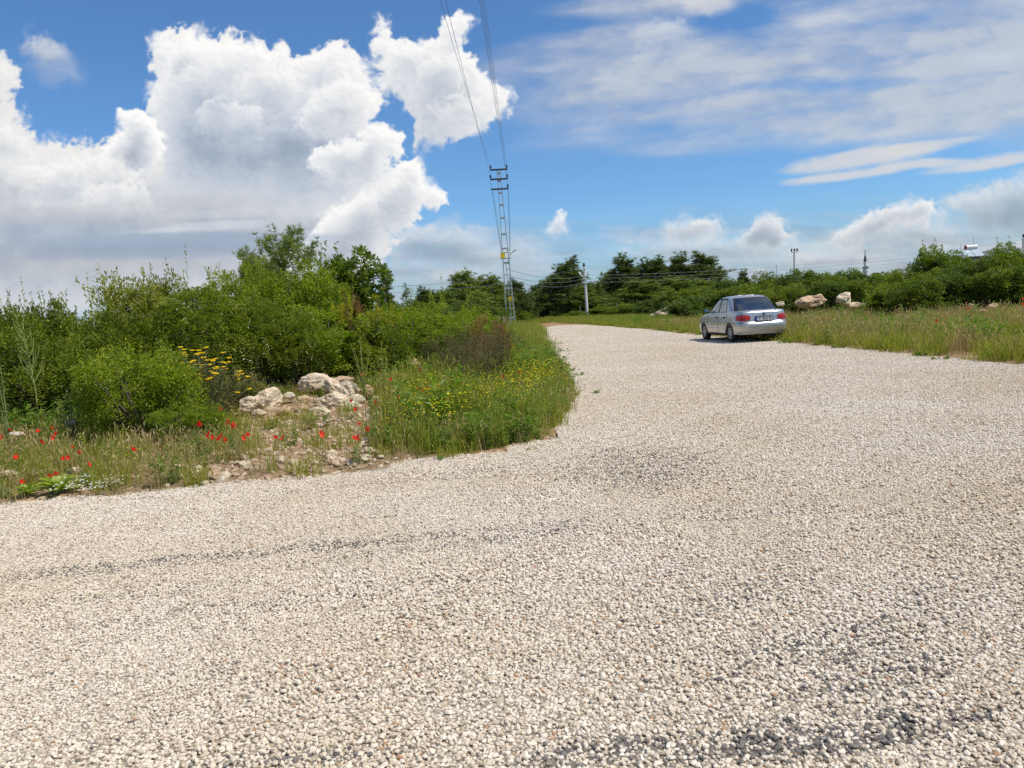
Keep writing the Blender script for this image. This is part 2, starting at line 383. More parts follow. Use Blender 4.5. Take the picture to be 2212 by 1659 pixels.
class NT:
    """small wrapper for building material nodes"""
    def __init__(s, name):
        s.m = bpy.data.materials.new(name); s.m.use_nodes = True
        s.t = s.m.node_tree; s.t.nodes.clear()
        s.out = s.n('ShaderNodeOutputMaterial')
    def n(s, t, **kw):
        x = s.t.nodes.new(t)
        for k, v in kw.items(): setattr(x, k, v)
        return x
    def put(s, sock, v):
        if v is None: return
        if hasattr(v, 'is_output') or isinstance(v, bpy.types.NodeSocket): s.t.links.new(v, sock)
        elif isinstance(v, (tuple, list)) and len(v) == 3 and sock.type == 'RGBA': sock.default_value = (*v, 1)
        else: sock.default_value = v
    def math(s, op, a, b=None, clamp=False):
        x = s.n('ShaderNodeMath', operation=op, use_clamp=clamp); s.put(x.inputs[0], a); s.put(x.inputs[1], b); return x.outputs[0]
    def mix(s, f, a, b, blend='MIX'):
        x = s.n('ShaderNodeMix', data_type='RGBA', blend_type=blend); s.put(x.inputs[0], f); s.put(x.inputs[6], a); s.put(x.inputs[7], b); return x.outputs[2]
    def noise(s, scale, detail=4, rough=.55, vec=None):
        x = s.n('ShaderNodeTexNoise'); x.inputs['Scale'].default_value = scale; x.inputs['Detail'].default_value = detail; x.inputs['Roughness'].default_value = rough
        s.put(x.inputs['Vector'], vec if vec is not None else s.pos()); return x.outputs['Fac']
    def pos(s):
        return s.n('ShaderNodeNewGeometry').outputs['Position']
    def obj(s):
        return s.n('ShaderNodeTexCoord').outputs['Object']
    def attr(s, name='rnd'):
        return s.n('ShaderNodeAttribute', attribute_name=name).outputs['Fac']
    def orand(s):
        return s.n('ShaderNodeObjectInfo').outputs['Random']
    def ramp(s, f, pts):
        x = s.n('ShaderNodeValToRGB'); e = x.color_ramp.elements
        while len(e) < len(pts): e.new(0.5)
        for k, (p, c) in zip(e, pts): k.position = p; k.color = (*c, 1)
        s.put(x.inputs[0], f); return x.outputs[0]
    def maprange(s, f, a, b, c=0, d=1):
        x = s.n('ShaderNodeMapRange'); s.put(x.inputs[0], f)
        for i, v in enumerate((a, b, c, d)): x.inputs[i + 1].default_value = v
        return x.outputs[0]
    def bsdf(s, color, rough=.6, metal=0.0, spec=.4, coat=0.0, bump=None, bstr=.3, bdist=.02):
        p = s.n('ShaderNodeBsdfPrincipled'); s.put(p.inputs['Base Color'], color); s.put(p.inputs['Roughness'], rough); s.put(p.inputs['Metallic'], metal)
        p.inputs['Specular IOR Level'].default_value = spec; p.inputs['Coat Weight'].default_value = coat
        if bump is not None:
            b = s.n('ShaderNodeBump'); b.inputs['Strength'].default_value = bstr; b.inputs['Distance'].default_value = bdist
            s.put(b.inputs['Height'], bump); s.t.links.new(b.outputs[0], p.inputs['Normal'])
        return p.outputs[0]
    def done(s, sh):
        s.t.links.new(sh, s.out.inputs['Surface']); return s.m
def simple(name, col, rough=.5, metal=0.0, var=.15, scale=8.0, spec=.4, coat=0.0, bstr=0.0):
    t = NT(name); f = t.noise(scale, 4, vec=t.obj())
    c = t.mix(f, tuple(v * (1 - var) for v in col), tuple(min(1, v * (1 + var)) for v in col))
    return t.done(t.bsdf(c, rough, metal, spec, coat, f if bstr else None, bstr, .01))
def leaf_mat(name, pts, trans=.32, rough=.5, tcol=(.55, .75, .12), spec=.35):
    """leaves: colour from the leaf's own random value, light passing through"""
    t = NT(name)
    f = t.math('ADD', t.math('MULTIPLY', t.attr(), .8), t.math('MULTIPLY', t.orand(), .2))
    col = t.ramp(f, pts)
    p = t.bsdf(col, rough, 0, spec)
    tr = t.n('ShaderNodeBsdfTranslucent')
    t.put(tr.inputs[0], t.mix(.55, col, t.mix(1.0, col, (tcol[0] * 3.2, tcol[1] * 3.2, tcol[2] * 3.2), 'MULTIPLY')))
    m = t.n('ShaderNodeMixShader'); m.inputs[0].default_value = trans
    t.t.links.new(p, m.inputs[1]); t.t.links.new(tr.outputs[0], m.inputs[2])
    return t.done(m.outputs[0])

def scatter(name, P, rot, scl, idx, sources, label, cat, mat=None):
    """uncountable ground cover: one object of points that carries copies of small tufts"""
    me = bpy.data.meshes.new(name)
    P = np.asarray(P, np.float32); n = len(P)
    me.vertices.add(n); me.vertices.foreach_set('co', P.ravel())
    a = me.attributes.new('rot', 'FLOAT_VECTOR', 'POINT'); a.data.foreach_set('vector', np.asarray(rot, np.float32).ravel())
    scl = np.asarray(scl, np.float32)
    if scl.ndim == 1: scl = np.repeat(scl[:, None], 3, 1)
    a = me.attributes.new('scl', 'FLOAT_VECTOR', 'POINT'); a.data.foreach_set('vector', scl.ravel())
    a = me.attributes.new('pick', 'INT', 'POINT'); a.data.foreach_set('value', np.asarray(idx, np.int32))
    o = link(name, me)
    tag(o, label, cat, None, 'stuff')
    g = bpy.data.node_groups.new(name + '_scatter', 'GeometryNodeTree')
    g.interface.new_socket('Geometry', in_out='INPUT', socket_type='NodeSocketGeometry')
    g.interface.new_socket('Geometry', in_out='OUTPUT', socket_type='NodeSocketGeometry')
    N = g.nodes.new; L = g.links.new
    gi = N('NodeGroupInput'); go = N('NodeGroupOutput')
    iop = N('GeometryNodeInstanceOnPoints'); jn = N('GeometryNodeJoinGeometry')
    for s in sources:
        oi = N('GeometryNodeObjectInfo'); oi.inputs['Object'].default_value = s; oi.inputs['As Instance'].default_value = True
        L(oi.outputs['Geometry'], jn.inputs[0])
    def na(nm, ty):
        x = N('GeometryNodeInputNamedAttribute'); x.data_type = ty; x.inputs['Name'].default_value = nm; return x.outputs[0]
    L(gi.outputs[0], iop.inputs['Points']); L(jn.outputs[0], iop.inputs['Instance'])
    iop.inputs['Pick Instance'].default_value = True
    L(na('pick', 'INT'), iop.inputs['Instance Index']); L(na('rot', 'FLOAT_VECTOR'), iop.inputs['Rotation']); L(na('scl', 'FLOAT_VECTOR'), iop.inputs['Scale'])
    L(iop.outputs[0], go.inputs[0])
    md = o.modifiers.new('scatter', 'NODES'); md.node_group = g
    return o
def source(name, me):
    return bpy.data.objects.new(name, me)     # never linked: only its mesh is copied by scatter()

# ------------------------------------------------------------------ road outline and terrain
LEFT_EDGE = [(1165, 712), (1185, 760), (1215, 800), (1240, 850), (1228, 900), (1198, 940), (1100, 972), (985, 988), (870, 1000), (820, 1012), (660, 1034), (500, 1045), (260, 1075), (100, 1082), (0, 1090)]
RIGHT_EDGE = [(1270, 702), (1400, 712), (1510, 725), (1690, 740), (1950, 765), (2212, 790)]
_l = [at(*p)[:2] for p in LEFT_EDGE]; _r = [at(*p)[:2] for p in RIGHT_EDGE]
ROAD = np.array([(-3.0, 84.0), (1.2, 72.0)] + [tuple(p) for p in _l] + [(-8.0, 6.6), (-60, 2.0), (-60, -40), (60, -40), (60, -6.0), (24, 4.0), (13, 9.3), (10.0, 11.8)] + [tuple(p) for p in _r[::-1]] + [(4.9, 72.0), (1.5, 86.0)])
def road_sd(x, y):
    sd = poly_sd(np.asarray(x, float), np.asarray(y, float), ROAD)
    return sd + 0.17 * fbm(np.asarray(x) * 1.5, np.asarray(y) * 1.5, 201, 5, .65)
PILE = [(-3.35, 13.5, .9, .16), (-4.2, 12.8, .7, .07), (at(900, 820)[0], 17.2, 1.0, .15)]
def gz(x, y):
    x = np.asarray(x, float); y = np.asarray(y, float)
    sd = road_sd(x, y)
    out = sstep(0.02, -0.35, sd)
    z = out * (0.035 + 0.035 * fbm(x * .9, y * .9, 211, 4) + 0.012 * fbm(x * 6, y * 6, 215, 3)) - 0.05 * sstep(-0.01, 0.10, sd)
    for px, py, r, h in PILE:
        z = z + h * np.exp(-((x - px) ** 2 + (y - py) ** 2) / (r * r)) * (1 + .25 * fbm(x * 3, y * 3, 221, 3))
    return z
def gz1(x, y): return float(gz(np.array([x]), np.array([y]))[0])
def at_g(px, py):
    z = 0.0
    for _ in range(6):
        p = at(px, py, z); z = gz1(p[0], p[1])
    return np.array([p[0], p[1], z])

def build_ground():
    xs = np.concatenate([-np.geomspace(3000, 16, 40), np.arange(-15, 24, .14), np.geomspace(24.5, 3000, 46)])
    ys = np.concatenate([-np.geomspace(600, 1.2, 18), np.arange(-1, 5, .5), np.arange(5, 34, .14), np.geomspace(34.3, 95, 120), np.geomspace(98, 4000, 40)])
    X, Y = np.meshgrid(xs, ys)
    Z = gz(X.ravel(), Y.ravel()).reshape(X.shape)
    b = MB(); b.grid(np.stack([X, Y, Z], -1))
    t = NT('soil')
    big = t.noise(.5, 5); fine = t.noise(9, 6, .65)
    vor = t.n('ShaderNodeTexVoronoi'); vor.inputs['Scale'].default_value = 16; t.put(vor.inputs['Vector'], t.pos())
    c = t.mix(t.maprange(fine, .35, .68), (.24, .135, .072), (.48, .32, .19))
    c = t.mix(t.maprange(vor.outputs['Distance'], .32, .15, 0, .75), c, (.50, .40, .29))
    c = t.mix(t.maprange(big, .45, .62, 0, .6), c, (.15, .13, .055))
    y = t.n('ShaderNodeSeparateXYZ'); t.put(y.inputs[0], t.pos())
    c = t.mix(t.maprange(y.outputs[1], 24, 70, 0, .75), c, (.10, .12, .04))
    m = t.done(t.bsdf(c, .95, 0, .15, 0, t.math('ADD', fine, t.math('MULTIPLY', vor.outputs['Distance'], -.6)), .8, .05))
    o = b.build('ground', m, smooth=True); o['kind'] = 'structure'
    # road sheet
    xs = np.concatenate([-np.geomspace(60, 15.5, 10), np.arange(-15, 16, .1), np.geomspace(16.2, 60, 12)])
    ys = np.concatenate([np.linspace(-40, -1, 8), np.arange(0, 36, .1), np.geomspace(36.2, 90, 130)])
    X, Y = np.meshgrid(xs, ys)
    sd = road_sd(X.ravel(), Y.ravel()).reshape(X.shape)
    Z = np.where(sd > 0, 0.0, 0.0) + 0.006 * fbm(X * .6, Y * .6, 231, 3)
    n = X.shape[1]; keep = (sd > -.02)
    f = keep[:-1, :-1] & keep[1:, :-1] & keep[:-1, 1:] & keep[1:, 1:]
    ii, jj = np.where(f)
    F = np.stack([ii * n + jj, ii * n + jj + 1, (ii + 1) * n + jj + 1, (ii + 1) * n + jj], -1)
    V = np.stack([X, Y, Z], -1).reshape(-1, 3)
    used = np.unique(F); mp = np.full(len(V), -1); mp[used] = np.arange(len(used))
    o = mk('road', V[used], mp[F], road_mat(), smooth=True); o['kind'] = 'structure'

def stain_nodes(t):
    """bitumen showing through: worn tracks and blotches fixed on the road"""
    p = t.pos(); s = t.n('ShaderNodeSeparateXYZ'); t.put(s.inputs[0], p)
    nz = t.noise(.9, 5, .6, p)
    m = None
    for px, py, rx, ry, rot, k in STAINS:
        c = at(px, py)
        ca, sa = math.cos(rot), math.sin(rot)
        dx = t.math('SUBTRACT', s.outputs[0], float(c[0])); dy = t.math('SUBTRACT', s.outputs[1], float(c[1]))
        u = t.math('DIVIDE', t.math('ADD', t.math('MULTIPLY', dx, ca), t.math('MULTIPLY', dy, sa)), rx)
        v = t.math('DIVIDE', t.math('SUBTRACT', t.math('MULTIPLY', dy, ca), t.math('MULTIPLY', dx, sa)), ry)
        r2 = t.math('ADD', t.math('MULTIPLY', u, u), t.math('MULTIPLY', v, v))
        e = t.math('MULTIPLY', t.math('SUBTRACT', 1.0, r2, True), k)
        m = e if m is None else t.math('MAXIMUM', m, e)
    grain = t.noise(4.5, 4, .7, p)
    base = t.math('ADD', t.math('MULTIPLY', m, t.maprange(grain, .36, .62, .15, 1.1)), t.maprange(nz, .62, .85, 0, .22))
    return base
STAINS = [(480, 1203, 3.0, .15, .13, .46), (1380, 1010, .85, 1.15, -.1, .38), (1750, 1592, .75, .15, .1, .85), (1330, 1622, .5, .10, .05, .65), (1680, 1420, .5, .16, .6, .24),
          (1600, 1290, .7, .16, .5, .24), (1900, 1470, .6, .14, .4, .24), (1000, 1175, 1.5, .14, .2, .26), (700, 1290, 1.4, .16, .15, .16), (1900, 1380, 1.0, .2, .7, .2), (900, 1035, 1.6, .2, .2, .2), (250, 1290, 1.0, .1, .1, .2), (620, 1645, .5, .08, 0, .35)]
def road_mat():
    t = NT('chip_seal_bed')
    vor = t.n('ShaderNodeTexVoronoi'); vor.inputs['Scale'].default_value = 62; t.put(vor.inputs['Vector'], t.pos())
    st = stain_nodes(t)
    wn = t.n('ShaderNodeTexWhiteNoise'); t.put(wn.inputs['Vector'], vor.outputs['Color'])
    c = t.mix(t.maprange(vor.outputs['Distance'], .2, .62), (.50, .43, .335), (.25, .21, .155))
    c = t.mix(t.math('MULTIPLY', st, 1.0, True), c, (.022, .024, .028))
    return t.done(t.bsdf(c, .8, 0, .3, 0, t.math('MULTIPLY', vor.outputs['Distance'], -1.0), .6, .008))

def stone_mat():
    t = NT('limestone_chippings')
    r = t.attr()
    c = t.ramp(r, [(0, (.44, .36, .27)), (.15, (.61, .53, .415)), (.5, (.725, .65, .53)), (.86, (.82, .755, .64)), (.982, (.83, .77, .67)), (.988, (.50, .31, .17)), (1, (.42, .24, .13))])
    c = t.mix(t.maprange(t.noise(420, 3, .7), .42, .62, 0, .28), c, (.27, .215, .165))
    big = t.noise(.32, 4, .6)
    c = t.mix(t.maprange(big, .35, .65, 0, 1), t.mix(1.0, c, (.96, .895, .80), 'MULTIPLY'), t.mix(1.0, c, (1.04, 1.025, 1.02), 'MULTIPLY'))
    st = stain_nodes(t)
    r2 = t.math('FRACT', t.math('MULTIPLY', r, 37.17))
    dark = t.math('GREATER_THAN', t.math('MULTIPLY', t.math('ADD', st, .012), 1.0), r2)
    c = t.mix(t.math('MULTIPLY', dark, .80), c, (.060, .060, .063))
    return t.done(t.bsdf(c, .78, 0, .3))
def stone_tile(seed, size, step, rlo, rhi, mat):
    g = np.random.default_rng(seed)
    n = round(size / step); step = size / n
    gx, gy = np.meshgrid((np.arange(n) + .5) * step - size / 2, (np.arange(n) + .5) * step - size / 2)
    P = np.stack([gx.ravel(), gy.ravel()], -1) + g.uniform(-.42, .42, (n * n, 2)) * step
    P = P[g.random(len(P)) > .07]
    Q = P[g.random(len(P)) < .30] + g.uniform(-.6, .6, (1, 2)) * step
    r = np.concatenate([g.uniform(rlo, rhi, len(P)), g.uniform(rlo * .9, rhi * 1.08, len(Q))])
    z = np.concatenate([g.uniform(.25, .65, len(P)), g.uniform(.75, 1.25, len(Q))]) * r
    P = np.concatenate([P, Q])
    me0 = bmesh.new(); bmesh.ops.create_icosphere(me0, subdivisions=1, radius=1)
    B = np.array([v.co for v in me0.verts]); Fb = np.array([[v.index for v in f.verts] for f in me0.faces]); me0.free()
    m = len(P); kv = len(B)
    V = np.repeat(B[None], m, 0) * (1 + g.uniform(-.30, .22, (m, kv, 1)))
    V = V * np.stack([g.uniform(.9, 1.35, m), g.uniform(.75, 1.1, m), g.uniform(.55, .9, m)], -1)[:, None]
    # random tilt and turn
    a = g.uniform(0, 2 * math.pi, m); ti = g.normal(0, .5, m)
    ca, sa, ct, s_t = np.cos(a), np.sin(a), np.cos(ti), np.sin(ti)
    y = V[..., 1] * ct[:, None] - V[..., 2] * s_t[:, None]; zz = V[..., 1] * s_t[:, None] + V[..., 2] * ct[:, None]
    x = V[..., 0] * ca[:, None] - y * sa[:, None]; y = V[..., 0] * sa[:, None] + y * ca[:, None]
    V = np.stack([x, y, zz], -1) * r[:, None, None] + np.stack([P[:, 0], P[:, 1], z], -1)[:, None]
    F = Fb[None] + (np.arange(m) * kv)[:, None, None]
    rnd = np.repeat(g.random(m), len(Fb))
    return mesh_data('gravel_patch', V.reshape(-1, 3), F.reshape(-1, 3), mat, rnd)
def build_gravel():
    m = stone_mat()
    T = .6
    src = [source('gravel_patch', stone_tile(900 + i, T, .0165, .0062, .0120, m)) for i in range(3)] + \
          [source('gravel_patch', stone_tile(910 + i, T, .0128, .0050, .0090, m)) for i in range(3)]
    gx, gy = np.meshgrid(np.arange(-22, 22, T), np.arange(1.2, 78, T))
    x = gx.ravel(); y = gy.ravel()
    sd = road_sd(x, y)
    # only what the lens or a step aside can see
    k = (sd > -.22) & (np.abs(x) < 3 + .85 * y)
    x, y, sd = x[k], y[k], sd[k]
    g = np.random.default_rng(5)
    n = len(x)
    fine = (fbm(x * .22, y * .22, 303, 3) * .9 - .22 * (x - .6) / (1 + .12 * y) + g.normal(0, .16, n) > .18)
    rot = np.zeros((n, 3)); rot[:, 2] = g.integers(0, 4, n) * math.pi / 2
    z = 0.006 * fbm(x * .6, y * .6, 231, 3) - .002
    P = np.stack([x, y, z], -1)
    scatter('gravel', P, rot, np.ones(n), np.where(fine, 0, 3) + g.integers(0, 3, n), src, 'pale limestone chippings spread over the road surface', 'gravel')
build_ground()
build_gravel()

# ------------------------------------------------------------------ leaves, crowns, stems
def nrm(a): return a / (np.linalg.norm(a, axis=-1, keepdims=True) + 1e-9)
def leaf_quads(P, D, N, L, W, fold=.18):
    """pointed leaves: base P, direction D, facing N"""
    D = nrm(D); S = nrm(np.cross(D, N)); Nn = np.cross(S, D)
    L = np.broadcast_to(np.asarray(L, float), (len(P),))[:, None]; W = np.broadcast_to(np.asarray(W, float), (len(P),))[:, None]
    mid = P + D * L * .5
    V = np.stack([P, mid + S * W * .5 + Nn * W * fold, P + D * L - Nn * L * .08, mid - S * W * .5 + Nn * W * fold], 1)
    return V.reshape(-1, 3), np.arange(len(P) * 4).reshape(-1, 4)
def rdir(g, n):
    return nrm(g.normal(size=(n, 3)))

def crown(seed, R=(1, 1, 1), cz=1.0, nclump=90, rc=.22, nleaf=14000, L=.045, W=.022, shoots=0, shoot_len=.5, droop=0.0, lump=.28, inner=.35, sprig=True, spray=0):
    """foliage of a shrub: leaves gathered in clumps over an uneven envelope, with shoots that stick out. Returns V,F,rnd and clump centres."""
    g = np.random.default_rng(seed)
    R = np.asarray(R, float)
    d = rdir(g, nclump * 2); d = d[d[:, 2] > -.75][:nclump]; nclump = len(d)
    ph = g.uniform(0, 6.28, 6)
    env = 1 + lump * (np.sin(d[:, 0] * 3.1 + ph[0]) * np.cos(d[:, 1] * 2.7 + ph[1]) + .7 * np.sin(d[:, 2] * 4.3 + ph[2] + d[:, 0] * 2.0) + .5 * np.sin(d[:, 1] * 6.0 + ph[3]))
    rad = env * (inner + (1 - inner) * g.random(nclump) ** .45)
    Cc = d * rad[:, None] * R * .84 + np.array([0, 0, cz])
    Cc[:, 2] = np.maximum(Cc[:, 2], rc * .4)
    size = rc * g.uniform(.6, 1.35, nclump)
    tone = g.uniform(-.22, .22, nclump)
    per = g.multinomial(nleaf, size ** 2 / (size ** 2).sum())
    ci = np.repeat(np.arange(nclump), per); n = len(ci)
    nsub = 7
    su = rdir(g, nclump * nsub).reshape(nclump, nsub, 3); st_ = g.uniform(-.12, .12, (nclump, nsub))
    si = g.integers(0, nsub, n)
    u = rdir(g, n); u[:, 2] *= .8
    P = Cc[ci] + su[ci, si] * (size[ci] * .80)[:, None] + u * (size[ci] * .46 * (.3 + .7 * g.random(n) ** .5))[:, None]
    u = nrm(su[ci, si] * .8 + u)
    out = nrm(P - np.array([0, 0, cz * .55]))
    D = nrm(u * .7 + out * .5 + g.normal(size=(n, 3)) * .55 + np.array([0, 0, .15 - droop]))
    N = nrm(out * .5 + np.array([0, 0, .7]) + g.normal(size=(n, 3)) * .55)
    rnd = np.clip(.48 + tone[ci] + st_[ci, si] + g.normal(0, .15, n), 0, 1)
    if shoots:
        # young upright shoots, leaves along each
        sd = rdir(g, shoots); sd[:, 2] = np.abs(sd[:, 2]) * .9 + .35; sd = nrm(sd)
        b = sd * R * .82 * (1 + lump * .3) + np.array([0, 0, cz])
        tip = nrm(sd * .55 + np.array([0, 0, .9]) + g.normal(size=(shoots, 3)) * .22)
        ln = shoot_len * g.uniform(.35, 1.15, shoots)
        k = max(6, int(shoot_len / L * 3.4))
        t = (np.arange(k)[None] + g.random((shoots, k))) / k
        Ps = b[:, None] + tip[:, None] * (ln[:, None] * t)[..., None] + g.normal(size=(shoots, k, 3)) * L * .10
        Ds = nrm(tip[:, None] * .55 + rdir(g, shoots * k).reshape(shoots, k, 3))
        Ps, Ds = Ps.reshape(-1, 3), Ds.reshape(-1, 3)
        P = np.concatenate([P, Ps]); D = np.concatenate([D, Ds]); N = np.concatenate([N, nrm(rdir(g, len(Ps)) * .6 + np.array([0, 0, .8]))])
        rnd = np.concatenate([rnd, np.clip(g.normal(.72, .13, len(Ps)), 0, 1)])
    if spray:
        # feathered leaves: pairs of leaflets along a drooping stalk
        sd = rdir(g, spray); sd[:, 2] = np.abs(sd[:, 2]) * 1.1 - .25; sd = nrm(sd)
        b = sd * R * .86 + np.array([0, 0, cz])
        ax = nrm(sd + g.normal(size=(spray, 3)) * .5 + np.array([0, 0, .25])); sl = L * 5.0 * g.uniform(.7, 1.25, spray)
        side = nrm(np.cross(ax, np.array([0, 0, 1.0]) + g.normal(size=(spray, 3)) * .3))
        k = 7
        for q in range(k):
            t = (q + 1) / k
            pos = b + ax * (sl * t)[:, None] - np.array([0, 0, 1.0]) * (sl * .55 * t * t)[:, None]
            for s in (-1, 1):
                P = np.concatenate([P, pos]); D = np.concatenate([D, nrm(side * s + ax * .55 - np.array([0, 0, .25]))])
                N = np.concatenate([N, nrm(np.cross(side, ax) + np.array([0, 0, .6]) + g.normal(size=(spray, 3)) * .15)]); rnd = np.concatenate([rnd, np.clip(g.normal(.66, .12, spray), 0, 1)])
    keep = P[:, 2] > .015
    P, D, N, rnd = P[keep], D[keep], N[keep], rnd[keep]
    m = len(P)
    V, F = leaf_quads(P, D, N, L * g.uniform(.65, 1.3, m), W * g.uniform(.7, 1.25, m))
    return V, F, rnd, Cc
def stems(seed, Cc, nst=5, r0=.03, ntwig=40, spread=.12):
    g = np.random.default_rng(seed); b = MB()
    tops = Cc[g.permutation(len(Cc))[:ntwig]]
    base = np.stack([g.normal(0, spread, nst), g.normal(0, spread, nst), np.full(nst, -.05)], 1)
    for i, p in enumerate(tops):
        s = base[i % nst]; mid = s * .5 + p * .5 + g.normal(0, .06, 3) * np.linalg.norm(p); mid[2] = p[2] * .45
        q = np.linspace(0, 1, 5)[:, None]
        path = (1 - q) ** 2 * s + 2 * q * (1 - q) * mid + q * q * p
        b.tube(path, np.linspace(r0, r0 * .22, 5), 5, g.random(), cap=False)
    return b
BARK = simple('grey_bark', (.16, .12, .09), .95, 0, .35, 14)
PBARK = simple('pine_bark', (.15, .10, .075), .95, 0, .4, 9)
G = {
    'kermes': leaf_mat('kermes_leaf', [(0, (0.060, 0.076, 0.008)), (.45, (0.143, 0.179, 0.011)), (.8, (0.266, 0.289, 0.018)), (1, (0.416, 0.390, 0.028))]),
    'bright': leaf_mat('bright_leaf', [(0, (0.083, 0.114, 0.009)), (.4, (0.184, 0.238, 0.012)), (.8, (0.325, 0.354, 0.020)), (1, (0.486, 0.445, 0.031))], .36),
    'blue': leaf_mat('almond_leaf', [(0, (0.093, 0.105, 0.020)), (.5, (0.190, 0.209, 0.032)), (.85, (0.301, 0.298, 0.048)), (1, (0.439, 0.381, 0.072))], .3, .45, (1.157, 1.193, 0.225)),
    'terebinth': leaf_mat('terebinth_leaf', [(0, (0.081, 0.100, 0.013)), (.5, (0.168, 0.211, 0.021)), (.9, (0.301, 0.307, 0.031)), (1, (0.538, 0.391, 0.042))], .32, .35, (.5, .8, .15), .5),
    'yellow': leaf_mat('yellow_green_leaf', [(0, (0.184, 0.183, 0.012)), (.5, (0.359, 0.325, 0.020)), (1, (0.647, 0.494, 0.034))], .36),
    'sage': leaf_mat('sage_leaf', [(0, (0.088, 0.096, 0.025)), (.5, (0.171, 0.176, 0.048)), (1, (0.304, 0.268, 0.081))], .25, .8, (.6, .75, .35), .2),
    'rust': leaf_mat('dry_rust_leaf', [(0, (.16, .075, .030)), (.5, (.28, .145, .060)), (1, (.40, .23, .10))], .2, .9, (.8, .5, .2), .1),
    'purple': leaf_mat('dry_stalk_leaf', [(0, (.06, .065, .025)), (.4, (.115, .125, .042)), (.75, (.16, .140, .065)), (1, (.24, .18, .11))], .25, .9, (.7, .6, .3), .1),
    'pine': leaf_mat('pine_needle', [(0, (0.052, 0.071, 0.019)), (.45, (0.101, 0.135, 0.029)), (.8, (0.161, 0.198, 0.043)), (1, (0.262, 0.270, 0.068))], .18, .6, (.6, .75, .2), .3),
    'pinelight': leaf_mat('light_pine_needle', [(0, (0.094, 0.129, 0.025)), (.5, (0.182, 0.234, 0.042)), (1, (0.326, 0.361, 0.074))], .22, .6, (.6, .75, .25), .3),
    'far1': leaf_mat('far_light_leaf', [(0, (0.073, 0.098, 0.011)), (.4, (0.161, 0.197, 0.017)), (.8, (0.266, 0.288, 0.025)), (1, (0.379, 0.366, 0.036))], .32),
    'far2': leaf_mat('far_dark_leaf', [(0, (0.038, 0.059, 0.011)), (.4, (0.083, 0.120, 0.019)), (.8, (0.151, 0.195, 0.028)), (1, (0.247, 0.254, 0.038))], .28),
    'far': leaf_mat('far_bush_leaf', [(0, (0.053, 0.077, 0.010)), (.4, (0.113, 0.152, 0.016)), (.8, (0.199, 0.237, 0.025)), (1, (0.314, 0.317, 0.036))], .3),
}
def shrub_kind(name, mat, seed, nst=6, r0=.03, ntwig=40, **kw):
    V, F, r, Cc = crown(seed, **kw)
    H = np.quantile(V[:, 2], .997); Wd = np.quantile(np.abs(V[:, 0]), .965)
    return dict(crown=mesh_data(name + '_crown', V, F, mat, r), trunk=stems(seed + 1, Cc, nst, r0, ntwig).data(name + '_trunk', BARK), H=H, W=Wd)
KIND = {}
def kinds():
    K = KIND
    K['round'] = shrub_kind('round', G['bright'], 11, R=(.74, .70, .58), cz=.56, nclump=150, rc=.15, nleaf=24000, L=.034, W=.019, shoots=26, shoot_len=.2, lump=.16, inner=.55)
    K['kermes'] = shrub_kind('kermes', G['kermes'], 12, R=(.95, .9, .75), cz=.8, nclump=95, rc=.21, nleaf=20000, L=.048, W=.026, shoots=14, shoot_len=.3)
    K['kermes2'] = shrub_kind('kermes2', G['bright'], 13, R=(.85, .85, .95), cz=.95, nclump=95, rc=.21, nleaf=19000, L=.050, W=.025, shoots=14, shoot_len=.42)
    K['dark'] = shrub_kind('dark', G['kermes'], 17, R=(1.1, .95, .8), cz=.85, nclump=100, rc=.24, nleaf=20000, L=.050, W=.027, shoots=10, shoot_len=.35, lump=.36)
    K['almond'] = shrub_kind('almond', G['blue'], 14, R=(.85, .8, .95), cz=1.15, nclump=85, rc=.20, nleaf=12500, L=.082, W=.030, shoots=10, shoot_len=.75, droop=.25)
    K['terebinth'] = shrub_kind('terebinth', G['terebinth'], 15, R=(.85, .8, .85), cz=1.05, nclump=70, rc=.22, nleaf=7000, L=.066, W=.026, shoots=8, shoot_len=.4, spray=800)
    K['pistachio'] = shrub_kind('pistachio', G['terebinth'], 16, nst=3, r0=.05, R=(.95, .9, .95), cz=1.75, nclump=75, rc=.24, nleaf=12000, L=.095, W=.050, shoots=9, shoot_len=.6, lump=.45, inner=.3)
    K['sprigs'] = shrub_kind('sprigs', G['bright'], 18, R=(.6, .6, .85), cz=.95, nclump=50, rc=.18, nleaf=9000, L=.052, W=.024, shoots=11, shoot_len=.8, lump=.4)
    K['yellow'] = shrub_kind('yellow', G['yellow'], 19, R=(.4, .4, .8), cz=.85, nclump=44, rc=.15, nleaf=5500, L=.046, W=.021, shoots=9, shoot_len=.4)
    K['sage'] = shrub_kind('sage', G['sage'], 20, R=(.5, .45, .52), cz=.52, nclump=50, rc=.13, nleaf=5000, L=.080, W=.022, shoots=34, shoot_len=.3, droop=-.2)
    K['rust'] = shrub_kind('rust', G['rust'], 21, R=(.42, .4, .45), cz=.5, nclump=44, rc=.12, nleaf=4500, L=.034, W=.018, shoots=12, shoot_len=.2)
    K['purple'] = shrub_kind('purple', G['purple'], 22, R=(.55, .5, .7), cz=.62, nclump=50, rc=.13, nleaf=3800, L=.060, W=.010, shoots=90, shoot_len=.6, lump=.4)
    for i in range(3):
        K['far%d' % i] = shrub_kind('far', G[('far', 'far1', 'far2')[i]], 30 + i, R=((1.5, 1.3, 1.25), (1.3, 1.2, 1.4), (1.6, 1.4, 1.1))[i], cz=1.45, nclump=95, rc=.36, nleaf=13000, L=.125, W=.07, shoots=9, shoot_len=.5, lump=.40, r0=.06)
    K['fartree'] = shrub_kind('fartree', G['terebinth'], 36, R=(1.5, 1.4, 1.5), cz=2.3, nclump=80, rc=.42, nleaf=11000, L=.16, W=.085, shoots=7, shoot_len=.9, lump=.5, r0=.09, nst=3)
kinds()
